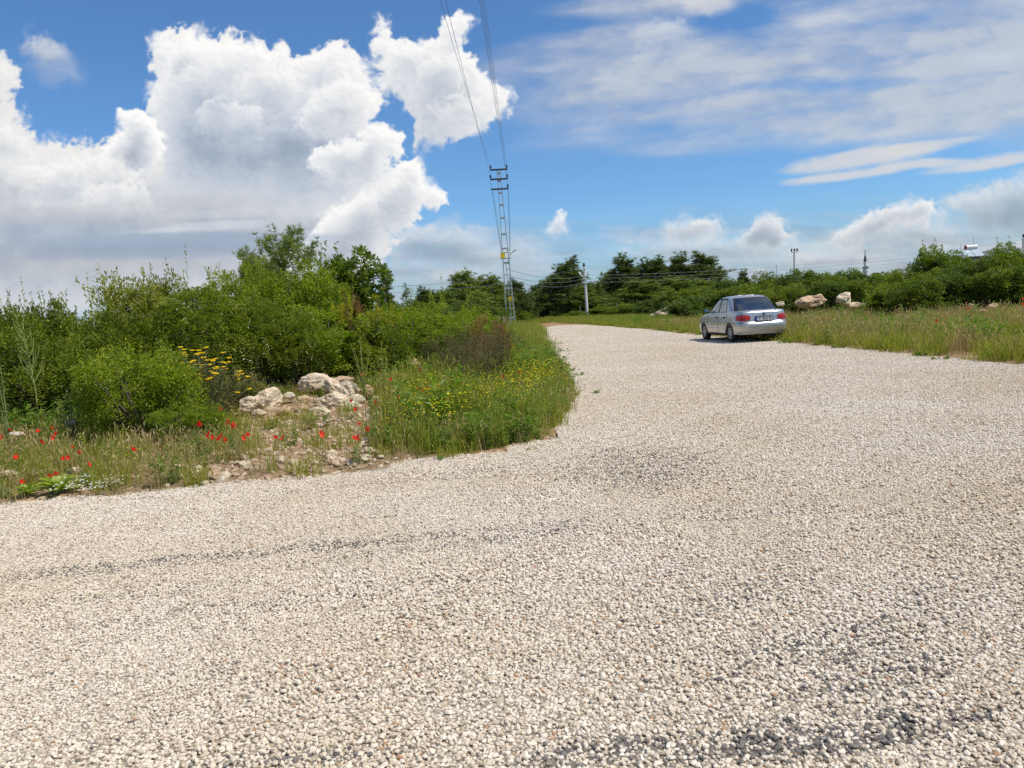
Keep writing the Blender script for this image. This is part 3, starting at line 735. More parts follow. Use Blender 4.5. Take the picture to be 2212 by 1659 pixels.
def pine_kind(seed, H=9.0, Rb=2.6, nlead=34, ntwig=6, mat='pine', tuft=.50, needles=12, nw=.042, step=.17, low=.06, taper=.75, up=.5, tip=.25):
    """a red pine: bent trunk, limbs that turn up at their ends, brushes of needles along limbs and twigs, several pointed tops"""
    g = np.random.default_rng(seed); tr = MB()
    z = np.linspace(0, H * .93, 12)
    bend = np.stack([np.cumsum(g.normal(0, .03, 12)) * H * .06, np.cumsum(g.normal(0, .03, 12)) * H * .06, z - .1], 1)
    tr.tube(bend, np.linspace(H * .019, H * .004, 12), 7)
    P = []; D = []; tone = []
    def brush(path, frac, tn):
        seg = np.linalg.norm(np.diff(path, axis=0), axis=1); sl = np.concatenate([[0], np.cumsum(seg)]); n = max(2, int(sl[-1] * frac / step))
        s = sl[-1] * (1 - frac + frac * (np.arange(n) + g.random(n)) / n)
        c = np.stack([np.interp(s, sl, path[:, k]) for k in range(3)], 1); d = nrm(np.stack([np.interp(np.minimum(s + .05, sl[-1]), sl, path[:, k]) - np.interp(np.maximum(s - .05, 0), sl, path[:, k]) for k in range(3)], 1))
        P.append(c + g.normal(0, tuft * (.42 if tuft > .3 else .22), c.shape)); D.append(nrm(d + np.array([0, 0, .35]))); tone.append(np.full(n, tn))
    brush(bend[-4:], .9, .1)
    for i in range(nlead):
        t = low + (1 - low) * ((i + g.random()) / nlead) ** .9
        zt = H * t * .93
        p0 = np.array([np.interp(zt, z, bend[:, 0]), np.interp(zt, z, bend[:, 1]), zt])
        ln = Rb * (1 - t) ** taper * g.uniform(.55, 1.15) + H * .03
        a = i * 2.399 + g.normal(0, .4); hz = np.array([math.cos(a), math.sin(a), 0])
        q = np.linspace(0, 1, 7)[:, None]
        rise = ln * up * g.uniform(.5, 1.3) + H * tip * t * g.uniform(.2, .8)
        path = p0 + hz * ln * (q * 1.25 - .25 * q ** 2) + np.array([0, 0, 1.0]) * (rise * q ** 2.2)
        cap = H * (g.uniform(.90, 1.0) - .42 * min(1.2, ln / Rb))
        if path[-1, 2] > cap and cap > zt: path[:, 2] -= (path[-1, 2] - cap) * q[:, 0]
        tr.tube(path, np.linspace(max(.008, H * .007 * (1 - t) + .004), H * .0012, 7), 4, cap=False)
        tn = g.uniform(-.24, .24)
        brush(path, .62, tn)
        for k in range(ntwig):
            f = g.uniform(.3, .97); c = np.array([np.interp(f, q[:, 0], path[:, j]) for j in range(3)])
            aa = a + g.choice([-1, 1]) * g.uniform(.4, 1.3); l2 = ln * g.uniform(.22, .5) * (1.15 - .5 * f) + tuft * .6
            e = c + np.array([math.cos(aa), math.sin(aa), 0]) * l2 * .75 + np.array([0, 0, l2 * g.uniform(.15, .95)])
            m = (c + e) / 2 - np.array([0, 0, l2 * .12])
            brush(np.array([c, m, e]), .85, tn + g.normal(0, .07))
    P = np.concatenate(P); D = np.concatenate(D); tone = np.concatenate(tone)
    n = len(P); k = needles
    Pn = np.repeat(P, k, 0); Dn = nrm(np.repeat(D, k, 0) * .85 + rdir(g, n * k) * .8)
    ln = tuft * g.uniform(.6, 1.2, n * k); S = nrm(np.cross(Dn, rdir(g, n * k))) * nw
    V = np.stack([Pn - S, Pn + S, Pn + Dn * ln[:, None]], 1).reshape(-1, 3)
    r = np.clip(np.repeat(tone + g.normal(.5, .12, n), k) + g.normal(0, .08, n * k), 0, 1)
    return dict(crown=mesh_data('pine_crown', V, np.arange(n * k * 3).reshape(-1, 3), G[mat], r), trunk=tr.data('pine_trunk', PBARK), H=float(np.quantile(P[:, 2], .995)) + tuft * .5, W=float(np.quantile(np.hypot(P[:, 0], P[:, 1]), .93)))
KIND['pine0'] = pine_kind(51, 9, 2.9, 56, 8, taper=.8, low=.02)
KIND['pine1'] = pine_kind(52, 9, 2.5, 52, 8, taper=.95, low=.02)
KIND['pine2'] = pine_kind(53, 9, 2.1, 46, 7, taper=1.05, low=.04)
KIND['pine3'] = pine_kind(54, 9, 2.9, 56, 8, taper=.7, mat='pinelight', low=.03)
KIND['pine4'] = pine_kind(55, 8, 1.7, 22, 4, taper=1.0, mat='pinelight', tuft=.36, nw=.028)
KIND['nearpine'] = pine_kind(57, 4.3, 1.5, 58, 8, mat='pinelight', tuft=.18, needles=15, nw=.0070, step=.055, low=.22, taper=.45, up=.75, tip=.28)
KIND['youngpine'] = pine_kind(58, 4.0, .8, 18, 3, mat='pinelight', tuft=.16, needles=14, nw=.006, step=.08, low=.15, taper=.8, up=.9)

USED = {}
def plant(kind, px, top, Y, hw, label, name, cat, group, rz=None, dz=0.0):
    """stand a plant at distance Y in the column px so that it reaches the pixel height top; hw half its width there"""
    K = KIND[kind]
    p = at_depth(px, top, Y)
    x, y = float(p[0]), float(Y)
    z = gz1(x, y) - .02 + dz
    h = max(.3, p[2] - z)
    w = hw / FPX * Y * 1.0
    g = random.Random(px * 7 + top)
    o = empty(name, (x, y, z), g.uniform(0, 6.28) if rz is None else rz)
    sx = w / K['W']; sz = h / K['H']
    o.scale = (sx, (sx + sz) * .5, sz)
    if rz is None and abs(sx - sz) > .0: o.scale = (sx, sx, sz)
    link('crown', K['crown'], o); link('trunk', K['trunk'], o)
    tag(o, label, cat, group)
    return o

L_ = 'shrubs of the roadside thicket on the left'
SHRUBS = [
 # kind, px, top, Y, halfwidth, label
 ('round', 285, 748, 10.2, 118, 'low dome of bright small leaved shrub just left of the stone heap'),
 ('round', 400, 872, 9.8, 76, 'lower right shoulder of bright small leaved shrub below the yellow flowers'),
 ('dark', 40, 700, 12.2, 150, 'dark olive shrub behind the tall yellow green spike weed'),
 ('dark', -110, 690, 12.6, 130, 'dark shrub cut off by the left edge of the photo'),
 ('kermes', 165, 735, 12.6, 110, 'dark low shrub directly behind the pale thistle'),
 ('kermes', 250, 668, 13.6, 110, 'dense dark shrub between the left shrub wall and the yellow flowers'),
 ('sage', 500, 800, 12.9, 50, 'grey green sage leaved bush against the left end of the stone heap'),
 ('kermes', 590, 690, 15.6, 125, 'broad dark green shrub straight behind the leftmost boulder'),
 ('kermes2', 700, 660, 16.2, 100, 'fresh green shrub straight behind the topmost pale boulder'),
 ('kermes', 800, 690, 16.6, 95, 'dark shrub behind the right end of the stone heap'),
 ('kermes2', 865, 668, 18.5, 90, 'mid green shrub behind the small brown rocks'),
 ('terebinth', 425, 622, 14.6, 105, 'shrub with long feathered leaves rising behind the yellow flowers'),
 ('terebinth', 545, 640, 15.0, 70, 'glossy feather leaved shrub right of the yellow flowers'),
 ('almond', 270, 592, 15.2, 78, 'grey green narrow leaved shrub with long shoots against the sky'),
 ('almond', 345, 588, 16.4, 60, 'thin leaved shrub with sprigs between the sky shoots and the pine'),
 ('sprigs', 422, 576, 17.0, 60, 'open shrub with pale upright sprigs left of the near pine'),
 ('kermes2', 505, 590, 17.6, 78, 'bright shrub at the left foot of the near pine'),
 ('kermes2', 535, 562, 18.4, 64, 'bright shrub filling the slope between the sprigs and the near pine'),
 ('kermes2', 690, 590, 18.0, 66, 'bright shrub between the near pine and the broad leaved tree'),
 ('sprigs', 190, 630, 16.8, 60, 'thin sprigged shrub on the skyline left of the long shoots'),
 ('kermes', 100, 646, 17.4, 90, 'far skyline shrub above the tall spike weed'),
 ('sprigs', 40, 636, 19.0, 60, 'thin topped shrub on the skyline at the far left'),
 ('kermes', -30, 650, 15.5, 100, 'skyline shrub leaving the photo at the left edge'),
 ('kermes2', 640, 575, 18.2, 92, 'tall yellow tinted shrub growing in front of the near pine'),
 ('pistachio', 745, 540, 19.5, 82, 'broad leaved small tree with dark glossy foliage right of the near pine'),
 ('pistachio', 700, 565, 20.5, 60, 'glossy dark tree wedged between the pine and the broad leaved tree'),
 ('terebinth', 640, 668, 15.2, 60, 'shrub of pale glossy feathered leaves in the middle of the thicket'),
 ('yellow', 738, 622, 17.0, 26, 'slim yellow green shrub below the broad leaved tree'),
 ('rust', 768, 638, 16.6, 24, 'dead rust brown bush below the broad leaved tree'),
 ('yellow', 815, 640, 17.6, 40, 'yellow green shrub right of the rust brown bush'),
 ('sprigs', 945, 622, 19.5, 56, 'tall thin shrub with bare sprigs against the far pines'),
 ('kermes', 905, 690, 20.0, 80, 'low dark shrub behind the fennel spikes'),
 ('kermes2', 985, 668, 24.0, 66, 'round fresh shrub in front of the distant pines left of the lattice pole'),
 ('purple', 1030, 700, 15.5, 66, 'brown stalky bush in the middle of the verge grass'),
 ('purple', 1085, 712, 17.5, 44, 'brown purple stalky bush beside the road edge grass'),
 ('purple', 960, 716, 16.4, 48, 'brown stalky bush left of the rust coloured dock'),
 ('purple', 1005, 735, 12.6, 56, 'brown purple stalks standing in the verge grass nearest the bend'),
 ('purple', 1058, 718, 13.6, 50, 'brown purple stalks between the bend and the rust coloured dock'),
 ('yellow', 1095, 735, 16.5, 34, 'yellow green weed bush at the bend beside the road edge'),
 ('kermes2', 1000, 690, 18.5, 52, 'green shrub behind the brown stalky bush of the verge'),
 ('kermes2', 1035, 672, 19.5, 54, 'green shrub left of the pickets behind the rust coloured dock'),
 ('kermes2', 935, 668, 20.5, 56, 'fresh green shrub under the tall thin shrub with bare sprigs'),
 ('rust', 1040, 680, 17.0, 34, 'rust coloured seeding dock below the wooden pickets'),
 ('rust', 1080, 690, 16.0, 22, 'small rust coloured dock nearest the lattice pole'),
]
for s in SHRUBS:
    plant(s[0], s[1], s[2], s[3], s[4], s[5], 'dry_bush' if s[0] in ('rust', 'purple') else ('small_tree' if s[0] == 'pistachio' else 'shrub'),
          'bush' if s[0] in ('rust', 'purple') else ('tree' if s[0] == 'pistachio' else 'shrub'), 'small trees of the left thicket' if s[0] == 'pistachio' else ('dry bushes of the left verge' if s[0] in ('rust', 'purple') else L_))
plant('nearpine', 604, 490, 20.5, 104, 'young pine whose needled tips top the left thicket', 'pine_tree', 'tree', None, 1.0)
plant('youngpine', 690, 528, 22.5, 24, 'slim pine shoot just right of the near pine crown', 'pine_tree', 'tree', None)
plant('nearpine', 556, 540, 21.5, 80, 'lower pine leaning out at the left shoulder of the near pine', 'pine_tree', 'tree', None, 2.5)

PG = 'pines along the far end of the road'
PINES = [
 ('pine2', 832, 610, 70, 29, 'small far pine standing just right of the left thicket'),
 ('pine4', 876, 612, 70, 18, 'slim open young pine in the gap of the left skyline'),
 ('pine1', 915, 622, 74, 33, 'low dark pine right of the slim young pine'),
 ('pine3', 1000, 588, 70, 58, 'rounded light pine left of the lattice pole'),
 ('pine3', 1055, 596, 74, 51, 'light pine directly behind the lattice pole'),
 ('pine3', 960, 628, 66, 44, 'low light pine left of the rounded pine'),
 ('pine0', 1115, 604, 86, 38, 'dark pine right against the lattice pole'),
 ('pine1', 1166, 628, 110, 33, 'low dark pine closing the far end of the road'),
 ('pine0', 1222, 560, 106, 62, 'big dark pine left of the white concrete pole'),
 ('pine1', 1196, 592, 108, 38, 'dark pine shouldering the left side of the big pine'),
 ('pine4', 1302, 588, 118, 24, 'thin pale pine right of the white concrete pole'),
 ('pine1', 1282, 612, 114, 38, 'dark pine right behind the white concrete pole'),
 ('pine2', 1345, 551, 116, 49, 'tall plated pine with a forked dark top'),
 ('pine2', 1392, 560, 120, 33, 'narrow pine between the forked pine and the pointed one'),
 ('pine1', 1420, 556, 118, 40, 'pointed dark pine in the middle of the pine row'),
 ('pine2', 1468, 548, 112, 44, 'pine just left of the broad end pine of the row'),
 ('pine0', 1522, 547, 112, 64, 'broad dark pine ending the row above the car'),
 ('pine3', 1385, 606, 96, 69, 'lower light green pine in front of the pine row'),
 ('pine3', 1455, 600, 98, 64, 'lower light pine in front of the pointed pine'),
 ('pine2', 1606, 583, 100, 22, 'small lone pine right of the pine row'),
 ('pine3', 1262, 618, 104, 44, 'low pine in front of the white pole line'),
 ('pine1', 1318, 586, 122, 38, 'dark pine between the thin pale pine and the forked pine'),
 ('pine0', 1370, 580, 122, 44, 'dark pine filling the belt behind the forked pine'),
 ('pine0', 1445, 575, 122, 51, 'dark pine filling the belt behind the pointed pine'),
 ('pine3', 1510, 606, 100, 56, 'lower pine below the broad end pine'),
 ('pine0', 1160, 612, 122, 44, 'tall dark pine far behind the road end'),
 ('pine1', 1085, 612, 96, 40, 'dark pine showing through the lattice pole'),
 ('pine0', 1028, 606, 92, 49, 'dark pine behind the rounded light pine'),
 ('pine1', 940, 630, 90, 44, 'dark low pine in the left gap'),
 ('pine1', 1135, 650, 118, 29, 'low pine behind the red earth at the road end'),
]
for k, px, top, Y, hw, lab in PINES: plant(k, px, top, Y, hw, lab, 'pine_tree', 'tree', PG)
BG = 'bushes of the far hedge'
FAR = [
 ('far1', 858, 655, 40, 56, 'hedge bush in the gap right of the left thicket'),
 ('far0', 925, 650, 46, 52, 'hedge bush below the low dark pine'),
 ('far2', 1015, 648, 50, 48, 'hedge bush left of the wooden pickets'),
 ('far0', 1064, 660, 58, 30, 'hedge bush behind the wooden pickets'),
 ('far1', 1128, 672, 84, 24, 'hedge bush right of the lattice pole foot'),
 ('far2', 1165, 684, 104, 26, 'low hedge bush at the red earth of the road end'),
 ('far0', 1240, 672, 100, 26, 'low hedge bush at the foot of the white concrete pole'),
 ('far1', 1300, 662, 92, 34, 'low hedge bush right of the white concrete pole'),
 ('far0', 1352, 656, 86, 36, 'low bush below the forked pine'),
 ('far2', 1408, 648, 78, 40, 'bush behind the fallen branches'),
 ('far0', 1462, 628, 72, 46, 'light bush below the light pines left of the car'),
 ('far1', 1508, 618, 70, 48, 'yellow tinted bush behind the front of the car'),
 ('far2', 1562, 606, 74, 50, 'bush behind the roof of the car'),
 ('far0', 1612, 612, 68, 44, 'bush behind the rear window of the car'),
 ('far1', 1655, 588, 72, 42, 'bush rising above the right side of the car'),
 ('far2', 1700, 594, 70, 40, 'bush in front of the far utility pole'),
 ('far0', 1745, 582, 74, 44, 'bush right of the far utility pole'),
 ('far1', 1795, 588, 72, 44, 'bush between the utility pole and the minaret'),
 ('far2', 1848, 583, 76, 44, 'bush hiding the foot of the minaret'),
 ('far0', 1900, 590, 70, 44, 'bush right of the minaret'),
 ('far1', 1950, 582, 66, 44, 'bush left of the tallest far tree'),
 ('fartree', 2015, 530, 58, 44, 'tallest leafy tree on the right skyline'),
 ('fartree', 2055, 541, 60, 40, 'leafy tree between the tallest tree and the roof'),
 ('far1', 2010, 580, 54, 52, 'bush below the tallest leafy tree'),
 ('far2', 2085, 572, 54, 54, 'bush below the solar water heater'),
 ('far0', 2150, 556, 52, 56, 'bush below the grey roof'),
 ('fartree', 2178, 524, 56, 40, 'leafy tree rising right of the grey roof'),
 ('far1', 2225, 540, 52, 56, 'bush leaving the photo at the right edge'),
 ('far2', 1930, 622, 56, 40, 'low bush in front of the right hedge beside the rocks'),
 ('far0', 1690, 632, 60, 34, 'low bush right of the car boot'),
 ('far0', 1545, 632, 58, 40, 'low bush behind the mirror of the car'),
 ('far1', 1915, 612, 35, 50, 'front bush right of the rounded boulder'),
 ('far0', 1975, 600, 33, 58, 'broad front bush left of the broken rocks'),
 ('far2', 2050, 592, 35, 62, 'broad front bush at the left of the broken rocks top'),
 ('far0', 2120, 588, 34, 60, 'broad front bush directly above the broken rocks'),
 ('far1', 2180, 580, 34, 62, 'broad dark front bush above the leaning brown stone'),
 ('far0', 2240, 570, 33, 60, 'front bush cut by the right edge of the photo'),
 ('far2', 1775, 610, 45, 50, 'bush directly behind the broad brown rock'),
 ('far0', 1838, 606, 45, 50, 'bush directly behind the rounded pale boulder'),
 ('far1', 1715, 612, 46, 44, 'bush behind the pale stone beside the car boot'),
 ('far2', 1480, 640, 54, 50, 'yellow tinted bush left of the car mirror'),
 ('far1', 1640, 620, 52, 50, 'bush behind the right half of the rear window'),
 ('far0', 1570, 622, 56, 50, 'bush behind the roof front edge of the car'),
]
for k, px, top, Y, hw, lab in FAR:
    plant(k, px, top, Y, hw, lab, 'small_tree' if k == 'fartree' else 'bush', 'tree' if k == 'fartree' else 'bush', 'leafy trees on the right skyline' if k == 'fartree' else BG)
# a far wood closes the view between and behind them
def far_wood():
    g = np.random.default_rng(77); src = [source('wood_bush', KIND['far%d' % i]['crown']) for i in range(3)]
    P = []; 
    for Y, x0, x1, st in ((88, -70, -6, 2.4), (130, -100, 120, 3.0), (170, -130, 150, 4), (60, -60, -26, 2.2), (40, -45, -19, 2.0), (29, -32, -13, 1.7), (78, 24, 75, 2.4)):
        x = np.arange(x0, x1, st); x = x + g.normal(0, .5, len(x))
        P.append(np.stack([x, Y + g.normal(0, 1.5, len(x)), np.zeros(len(x))], 1))
    P = np.concatenate(P); n = len(P)
    hgt = np.where(P[:, 1] > 100, 1.25, np.where(P[:, 1] > 70, .85, np.where(P[:, 1] > 34, .72, .62)))
    rot = np.zeros((n, 3)); rot[:, 2] = g.uniform(0, 6.28, n)
    scatter('woods', P, rot, hgt * g.uniform(.75, 1.2, n), g.integers(0, 3, n), src, 'continuous scrub wood closing the view behind the nearer shrubs', 'wood')
far_wood()

# ------------------------------------------------------------------ yellow flowering bush
def flower_bush():
    p = at_depth(420, 703, 11.2); x, y = p[0], 11.2
    o = empty('flowering_bush', (x, y, gz1(x, y) - .02))
    tag(o, 'grey green bush with whorls of yellow flowers on upright stems', 'bush')
    g = np.random.default_rng(88)
    st = MB(); P = []; D = []
    heads = []
    for i in range(120):
        a = g.uniform(0, 6.28); r = .62 * math.sqrt(g.random()); H = (1.34 - .55 * (r / .62) ** 2) * g.uniform(.62, 1.02)
        b = np.array([math.cos(a) * r * .35, math.sin(a) * r * .35, 0]); t = np.array([math.cos(a) * r * 1.15, math.sin(a) * r, H])
        q = np.linspace(0, 1, 6)[:, None]
        path = b + (t - b) * q + np.array([0, 0, .12]) * (q * (1 - q)) * 4
        st.tube(path, np.linspace(.006, .003, 6), 4, g.random(), cap=False)
        for k in range(16):
            s = .25 + .72 * k / 16; c = b + (t - b) * s + np.array([0, 0, .48 * s * (1 - s)])
            for sg in (-1, 1):
                aa = k * 1.571 + g.normal(0, .3); d = np.array([math.cos(aa) * sg, math.sin(aa) * sg, g.normal(.1, .25)])
                P.append(c); D.append(d)
        if i < 92: heads.append((t, H))
    P = np.array(P); D = np.array(D)
    V, F = leaf_quads(P, D, nrm(rdir(g, len(P)) * .4 + np.array([0, 0, 1])), g.uniform(.045, .085, len(P)), g.uniform(.013, .02, len(P)))
    mk('foliage', V, F, G['sage'], o, np.clip(g.normal(.45, .2, len(P)), 0, 1))
    st.build('stems', simple('sage_stem', (.20, .20, .12), .9), o)
    ym = leaf_mat('phlomis_flower', [(0, (.72, .54, .015)), (.5, (.84, .68, .02)), (1, (.90, .78, .04))], .25, .6, (1, .8, .1))
    metas = []
    for v in range(3):
        m = 16; a = np.arange(m) * 2 * math.pi / m + g.normal(0, .15, m)
        d = np.stack([np.cos(a), np.sin(a), g.uniform(.1, .7, m)], 1)
        V, F = leaf_quads(d * .008, d, np.repeat([[0, 0, 1.0]], m, 0) + g.normal(0, .2, (m, 3)), .034, .017)
        metas.append(mesh_data('flower_head', V, F, ym, g.random(m)))
    for i, (t, H) in enumerate(heads):
        f = link('flower_head', metas[i % 3], o, tuple(t), g.uniform(0, 6)); f.scale = (1.05, 1.05, 1.1)
flower_bush()

# ------------------------------------------------------------------ grasses, weeds, small flowers
def blades(g, n, H, spread, w, lean=.35, kinds=(.5, .2), heads=0.0, base_r=.5):
    """one tuft: narrow bent blades, some ending in seed heads"""
    a = g.uniform(0, 6.28, n); r = spread * np.sqrt(g.random(n))
    b = np.stack([np.cos(a) * r, np.sin(a) * r, np.full(n, -.02)], 1)
    h = H * g.uniform(.45, 1.1, n); la = g.uniform(0, 6.28, n); ln = np.abs(g.normal(0, lean, n)) * h
    d = np.stack([np.cos(la), np.sin(la), np.zeros(n)], 1)
    m = b + d * (ln * .3)[:, None] + np.array([0, 0, 1]) * (h * .55)[:, None]
    t = b + d * ln[:, None] + np.array([0, 0, 1]) * (h * (1 - .12 * ln / h))[:, None]
    wa = g.uniform(0, 6.28, n); s = np.stack([np.cos(wa), np.sin(wa), np.zeros(n)], 1) * (w * g.uniform(.6, 1.3, n))[:, None] * .5
    V = np.stack([b - s, b + s, m + s * .8, m - s * .8, t], 1)
    q = np.arange(n)[:, None] * 5
    F4 = q + np.array([0, 1, 2, 3]); F3 = q + np.array([3, 2, 4])
    rnd = np.clip(g.normal(kinds[0], kinds[1], n), 0, 1)
    Vs = [V.reshape(-1, 3)]; F3s = [F3]; F4s = [F4]; r3 = [rnd]; r4 = [rnd]
    if heads > 0:
        k = np.where(g.random(n) < heads)[0]
        if len(k):
            hd = nrm(t[k] - m[k]); L = g.uniform(.04, .09, len(k))
            V2, F2 = leaf_quads(t[k] - hd * .01, hd, rdir(g, len(k)), L, .014)
            Vs.append(V2); F4s.append(F2 + n * 5); r4.append(np.clip(rnd[k] + .3, 0, 1))
    return np.concatenate(Vs), [np.concatenate(F3s), np.concatenate(F4s)], np.concatenate(r3 + r4)
GRASS = leaf_mat('verge_grass', [(0, (.105, .135, .012)), (.3, (.215, .245, .024)), (.55, (.310, .315, .044)), (.75, (.350, .330, .085)), (1, (.45, .36, .16))], .34, .6, (.7, .8, .15), .3)
WEED = leaf_mat('verge_weed', [(0, (.065, .120, .016)), (.5, (.145, .225, .028)), (1, (.26, .33, .050))], .36, .5, (.6, .85, .12), .3)
STRAW = leaf_mat('dry_grass', [(0, (.20, .20, .060)), (.5, (.38, .31, .13)), (1, (.56, .44, .23))], .25, .8, (.8, .65, .3), .1)
YEL = leaf_mat('small_yellow_flower', [(0, (.70, .58, .01)), (.5, (.85, .74, .02)), (1, (.90, .80, .05))], .2, .6, (1, .9, .1), .1)
WHT = leaf_mat('small_white_flower', [(0, (.70, .70, .66)), (1, (.85, .84, .78))], .2, .6, (1, 1, .9), .1)
def tuft_src(name, mat, n, H, spread, w, lean, kinds_, heads=0.0, count=3, seed=500):
    out = []
    for i in range(count):
        g = np.random.default_rng(seed + i); V, F, r = blades(g, n, H, spread, w, lean, kinds_, heads)
        out.append(source(name, mesh_data(name, V, F, mat, r)))
    return out
def weed_src(name, mat, seed, n=26, H=.3, L=.06, W=.018, flower=None, nf=6, count=3, spread=.1):
    out = []
    for i in range(count):
        g = np.random.default_rng(seed + i); P = []; D = []; b = MB(); tips = []
        for k in range(6):
            a = g.uniform(0, 6.28); h = H * g.uniform(.55, 1.1); r = spread * g.random()
            s = np.array([math.cos(a) * r, math.sin(a) * r, 0]); t = s + np.array([math.cos(a) * h * .3, math.sin(a) * h * .3, h])
            for q in range(n):
                f = g.random(); P.append(s + (t - s) * f); aa = g.uniform(0, 6.28); D.append([math.cos(aa), math.sin(aa), g.normal(.35, .3)])
            tips.append(t)
            P.append(s); D.append(t - s)
        P = np.array(P); D = np.array(D)
        V, F = leaf_quads(P, D, nrm(rdir(g, len(P)) * .5 + np.array([0, 0, .8])), L * g.uniform(.6, 1.2, len(P)), W * g.uniform(.7, 1.2, len(P)))
        r = np.clip(g.normal(.5, .2, len(P)), 0, 1); me = mesh_data(name, V, F, mat, r)
        out.append(source(name, me))
    return out
def flower_src(name, seed, H, mat, size=.016, nf=9, spread=.14, count=3):
    out = []
    for i in range(count):
        g = np.random.default_rng(seed + i); P = []; D = []; N = []
        for k in range(nf):
            a = g.uniform(0, 6.28); r = spread * math.sqrt(g.random()); c = np.array([math.cos(a) * r, math.sin(a) * r, H * g.uniform(.72, 1.12)])
            for q in range(5):
                aa = q * 1.2566 + g.normal(0, .2); P.append(c); D.append([math.cos(aa), math.sin(aa), .35]); N.append([0, -.3, 1])
        P = np.array(P); V, F = leaf_quads(P, np.array(D), np.array(N, float), size, size * .95)
        out.append(source(name, mesh_data(name, V, F, mat, g.random(len(P)))))
    return out
def ground_cover():
    g = np.random.default_rng(91)
    tall = tuft_src('grass_tuft', GRASS, 46, .50, .16, .0085, .30, (.42, .20), .25, 4, 500)
    short = tuft_src('short_grass_tuft', GRASS, 44, .22, .12, .007, .5, (.46, .26), .1, 3, 520)
    dry = tuft_src('dry_tuft', STRAW, 36, .34, .13, .0055, .45, (.5, .25), .35, 3, 540)
    weed = weed_src('weed', WEED, 560, 24, .32, .065, .018)
    low = weed_src('low_weed', WEED, 580, 22, .12, .05, .022, spread=.14)
    far = tuft_src('far_grass_tuft', GRASS, 60, .56, .42, .018, .42, (.40, .22), .25, 4, 600)
    def put(name, n, x0, x1, y0, y1, dens, src, smin, smax, label, seed):
        g = np.random.default_rng(seed)
        x = g.uniform(x0, x1, n); y = g.uniform(y0, y1, n)
        sd = road_sd(x, y)
        k = g.random(n) < np.clip(dens(x, y, sd), 0, 1)
        k &= (np.abs(x) < 3 + .80 * y)
        x, y = x[k], y[k]; m = len(x)
        P = np.stack([x, y, gz(x, y)], 1); rot = np.zeros((m, 3)); rot[:, 2] = g.uniform(0, 6.28, m); rot[:, 0] = g.normal(0, .08, m); rot[:, 1] = g.normal(0, .08, m)
        return scatter(name, P, rot, g.uniform(smin, smax, m), g.integers(0, len(src), m), src, label, 'grass')
    rub = rubble_zone
    def gapf(x, y):                # nothing tall in front of the low rosettes
        v = np.ones_like(x)
        for px, py, r in ((128, 1066, .34), (58, 1072, .26)):
            p = at(px, py); v = v * sstep(r * .55, r, np.hypot(x - p[0], y - p[1]))
        return v
    off = lambda sd, a, b: sstep(-a, -b, sd)
    def cl(x, y, s, sd): return fbm(x * s, y * s, sd, 4)
    # left verge: lush towards the corner and along the road, sparse on the rubble
    lush = lambda x, y: sstep(-.235, -.10, x / y)
    put('grass', 15000, -11, 3, 7, 30, lambda x, y, sd: off(sd, .02, .30) * (.12 + .50 * lush(x, y) + .45 * cl(x, y, 1.2, 401)) * (1 - .97 * rub(x, y)) * gapf(x, y), tall, .55, 1.05, 'green grass growing over the left verge', 701)
    put('short_grass', 16000, -11, 3, 6.6, 26, lambda x, y, sd: off(sd, -.02, .12) * (.42 + .5 * cl(x, y, 1.5, 402)) * (1 - .85 * rub(x, y)) * gapf(x, y), short, .6, 1.25, 'short grass at the edge of the left verge', 702)
    put('dry_grass', 14000, -11, 3, 6.6, 26, lambda x, y, sd: off(sd, -.02, .15) * (.58 + .6 * cl(x, y, 1.0, 403)) * (1 - .96 * rub(x, y)) * gapf(x, y), dry, .5, 1.1, 'straw coloured dry grass on the left verge', 703)
    put('weeds', 9000, -11, 3, 7, 26, lambda x, y, sd: off(sd, -.02, .2) * (.12 + .55 * lush(x, y) + .6 * cl(x, y, 1.1, 404)) * (1 - .9 * rub(x, y)) * gapf(x, y), weed, .6, 1.25, 'leafy weeds among the grass of the left verge', 704)
    put('low_weeds', 9000, -11, 9, 6.6, 26, lambda x, y, sd: (sd < .30) * (sd > -.9) * np.where(sd > .05, .35, 1.0) * (.14 + .95 * cl(x, y, 1.7, 405)), low, .5, 1.2, 'low creeping weeds along the gravel edge', 705)
    put('tall_grass', 9000, -4.5, 3, 9.2, 26, lambda x, y, sd: off(sd, .10, .7) * sstep(-.205, -.105, x / y + .03 * cl(x, y, 1.1, 431)) * (.0 + .85 * cl(x, y, .8, 421)) * (1 - rub(x, y)), tall, .95, 1.6, 'tall ragged grass of the verge inside the road bend', 721)
    put('tall_weeds', 5000, -4.5, 3, 8.8, 26, lambda x, y, sd: off(sd, .08, .6) * sstep(-.195, -.11, x / y + .03 * cl(x, y, 1.1, 431)) * (.0 + .45 * cl(x, y, .9, 422)) * (1 - rub(x, y)), weed, 1.3, 2.6, 'tall leafy weeds of the verge inside the road bend', 722)
    # strip beyond, along the far left edge
    put('far_verge_grass', 5000, -14, 4, 26, 84, lambda x, y, sd: off(sd, -.05, .3) * .8, far, .7, 1.25, 'tall grass lining the far left road edge', 706)
    # right field
    put('field_grass', 30000, 5, 42, 12, 104, lambda x, y, sd: off(sd, -.02, .4) * np.where(y > 41, (x < 7 + .16 * y) * 1.0, 1.0) * (.55 + .6 * cl(x, y, .35, 406)), far, .42, .92, 'tall grass of the field right of the road', 707)
    put('field_edge_grass', 14000, 5, 26, 12, 90, lambda x, y, sd: (sd < .03) * (sd > -2.6) * (.55 + .6 * cl(x, y, .8, 407)), short, .8, 1.7, 'short grass along the right road edge', 708)
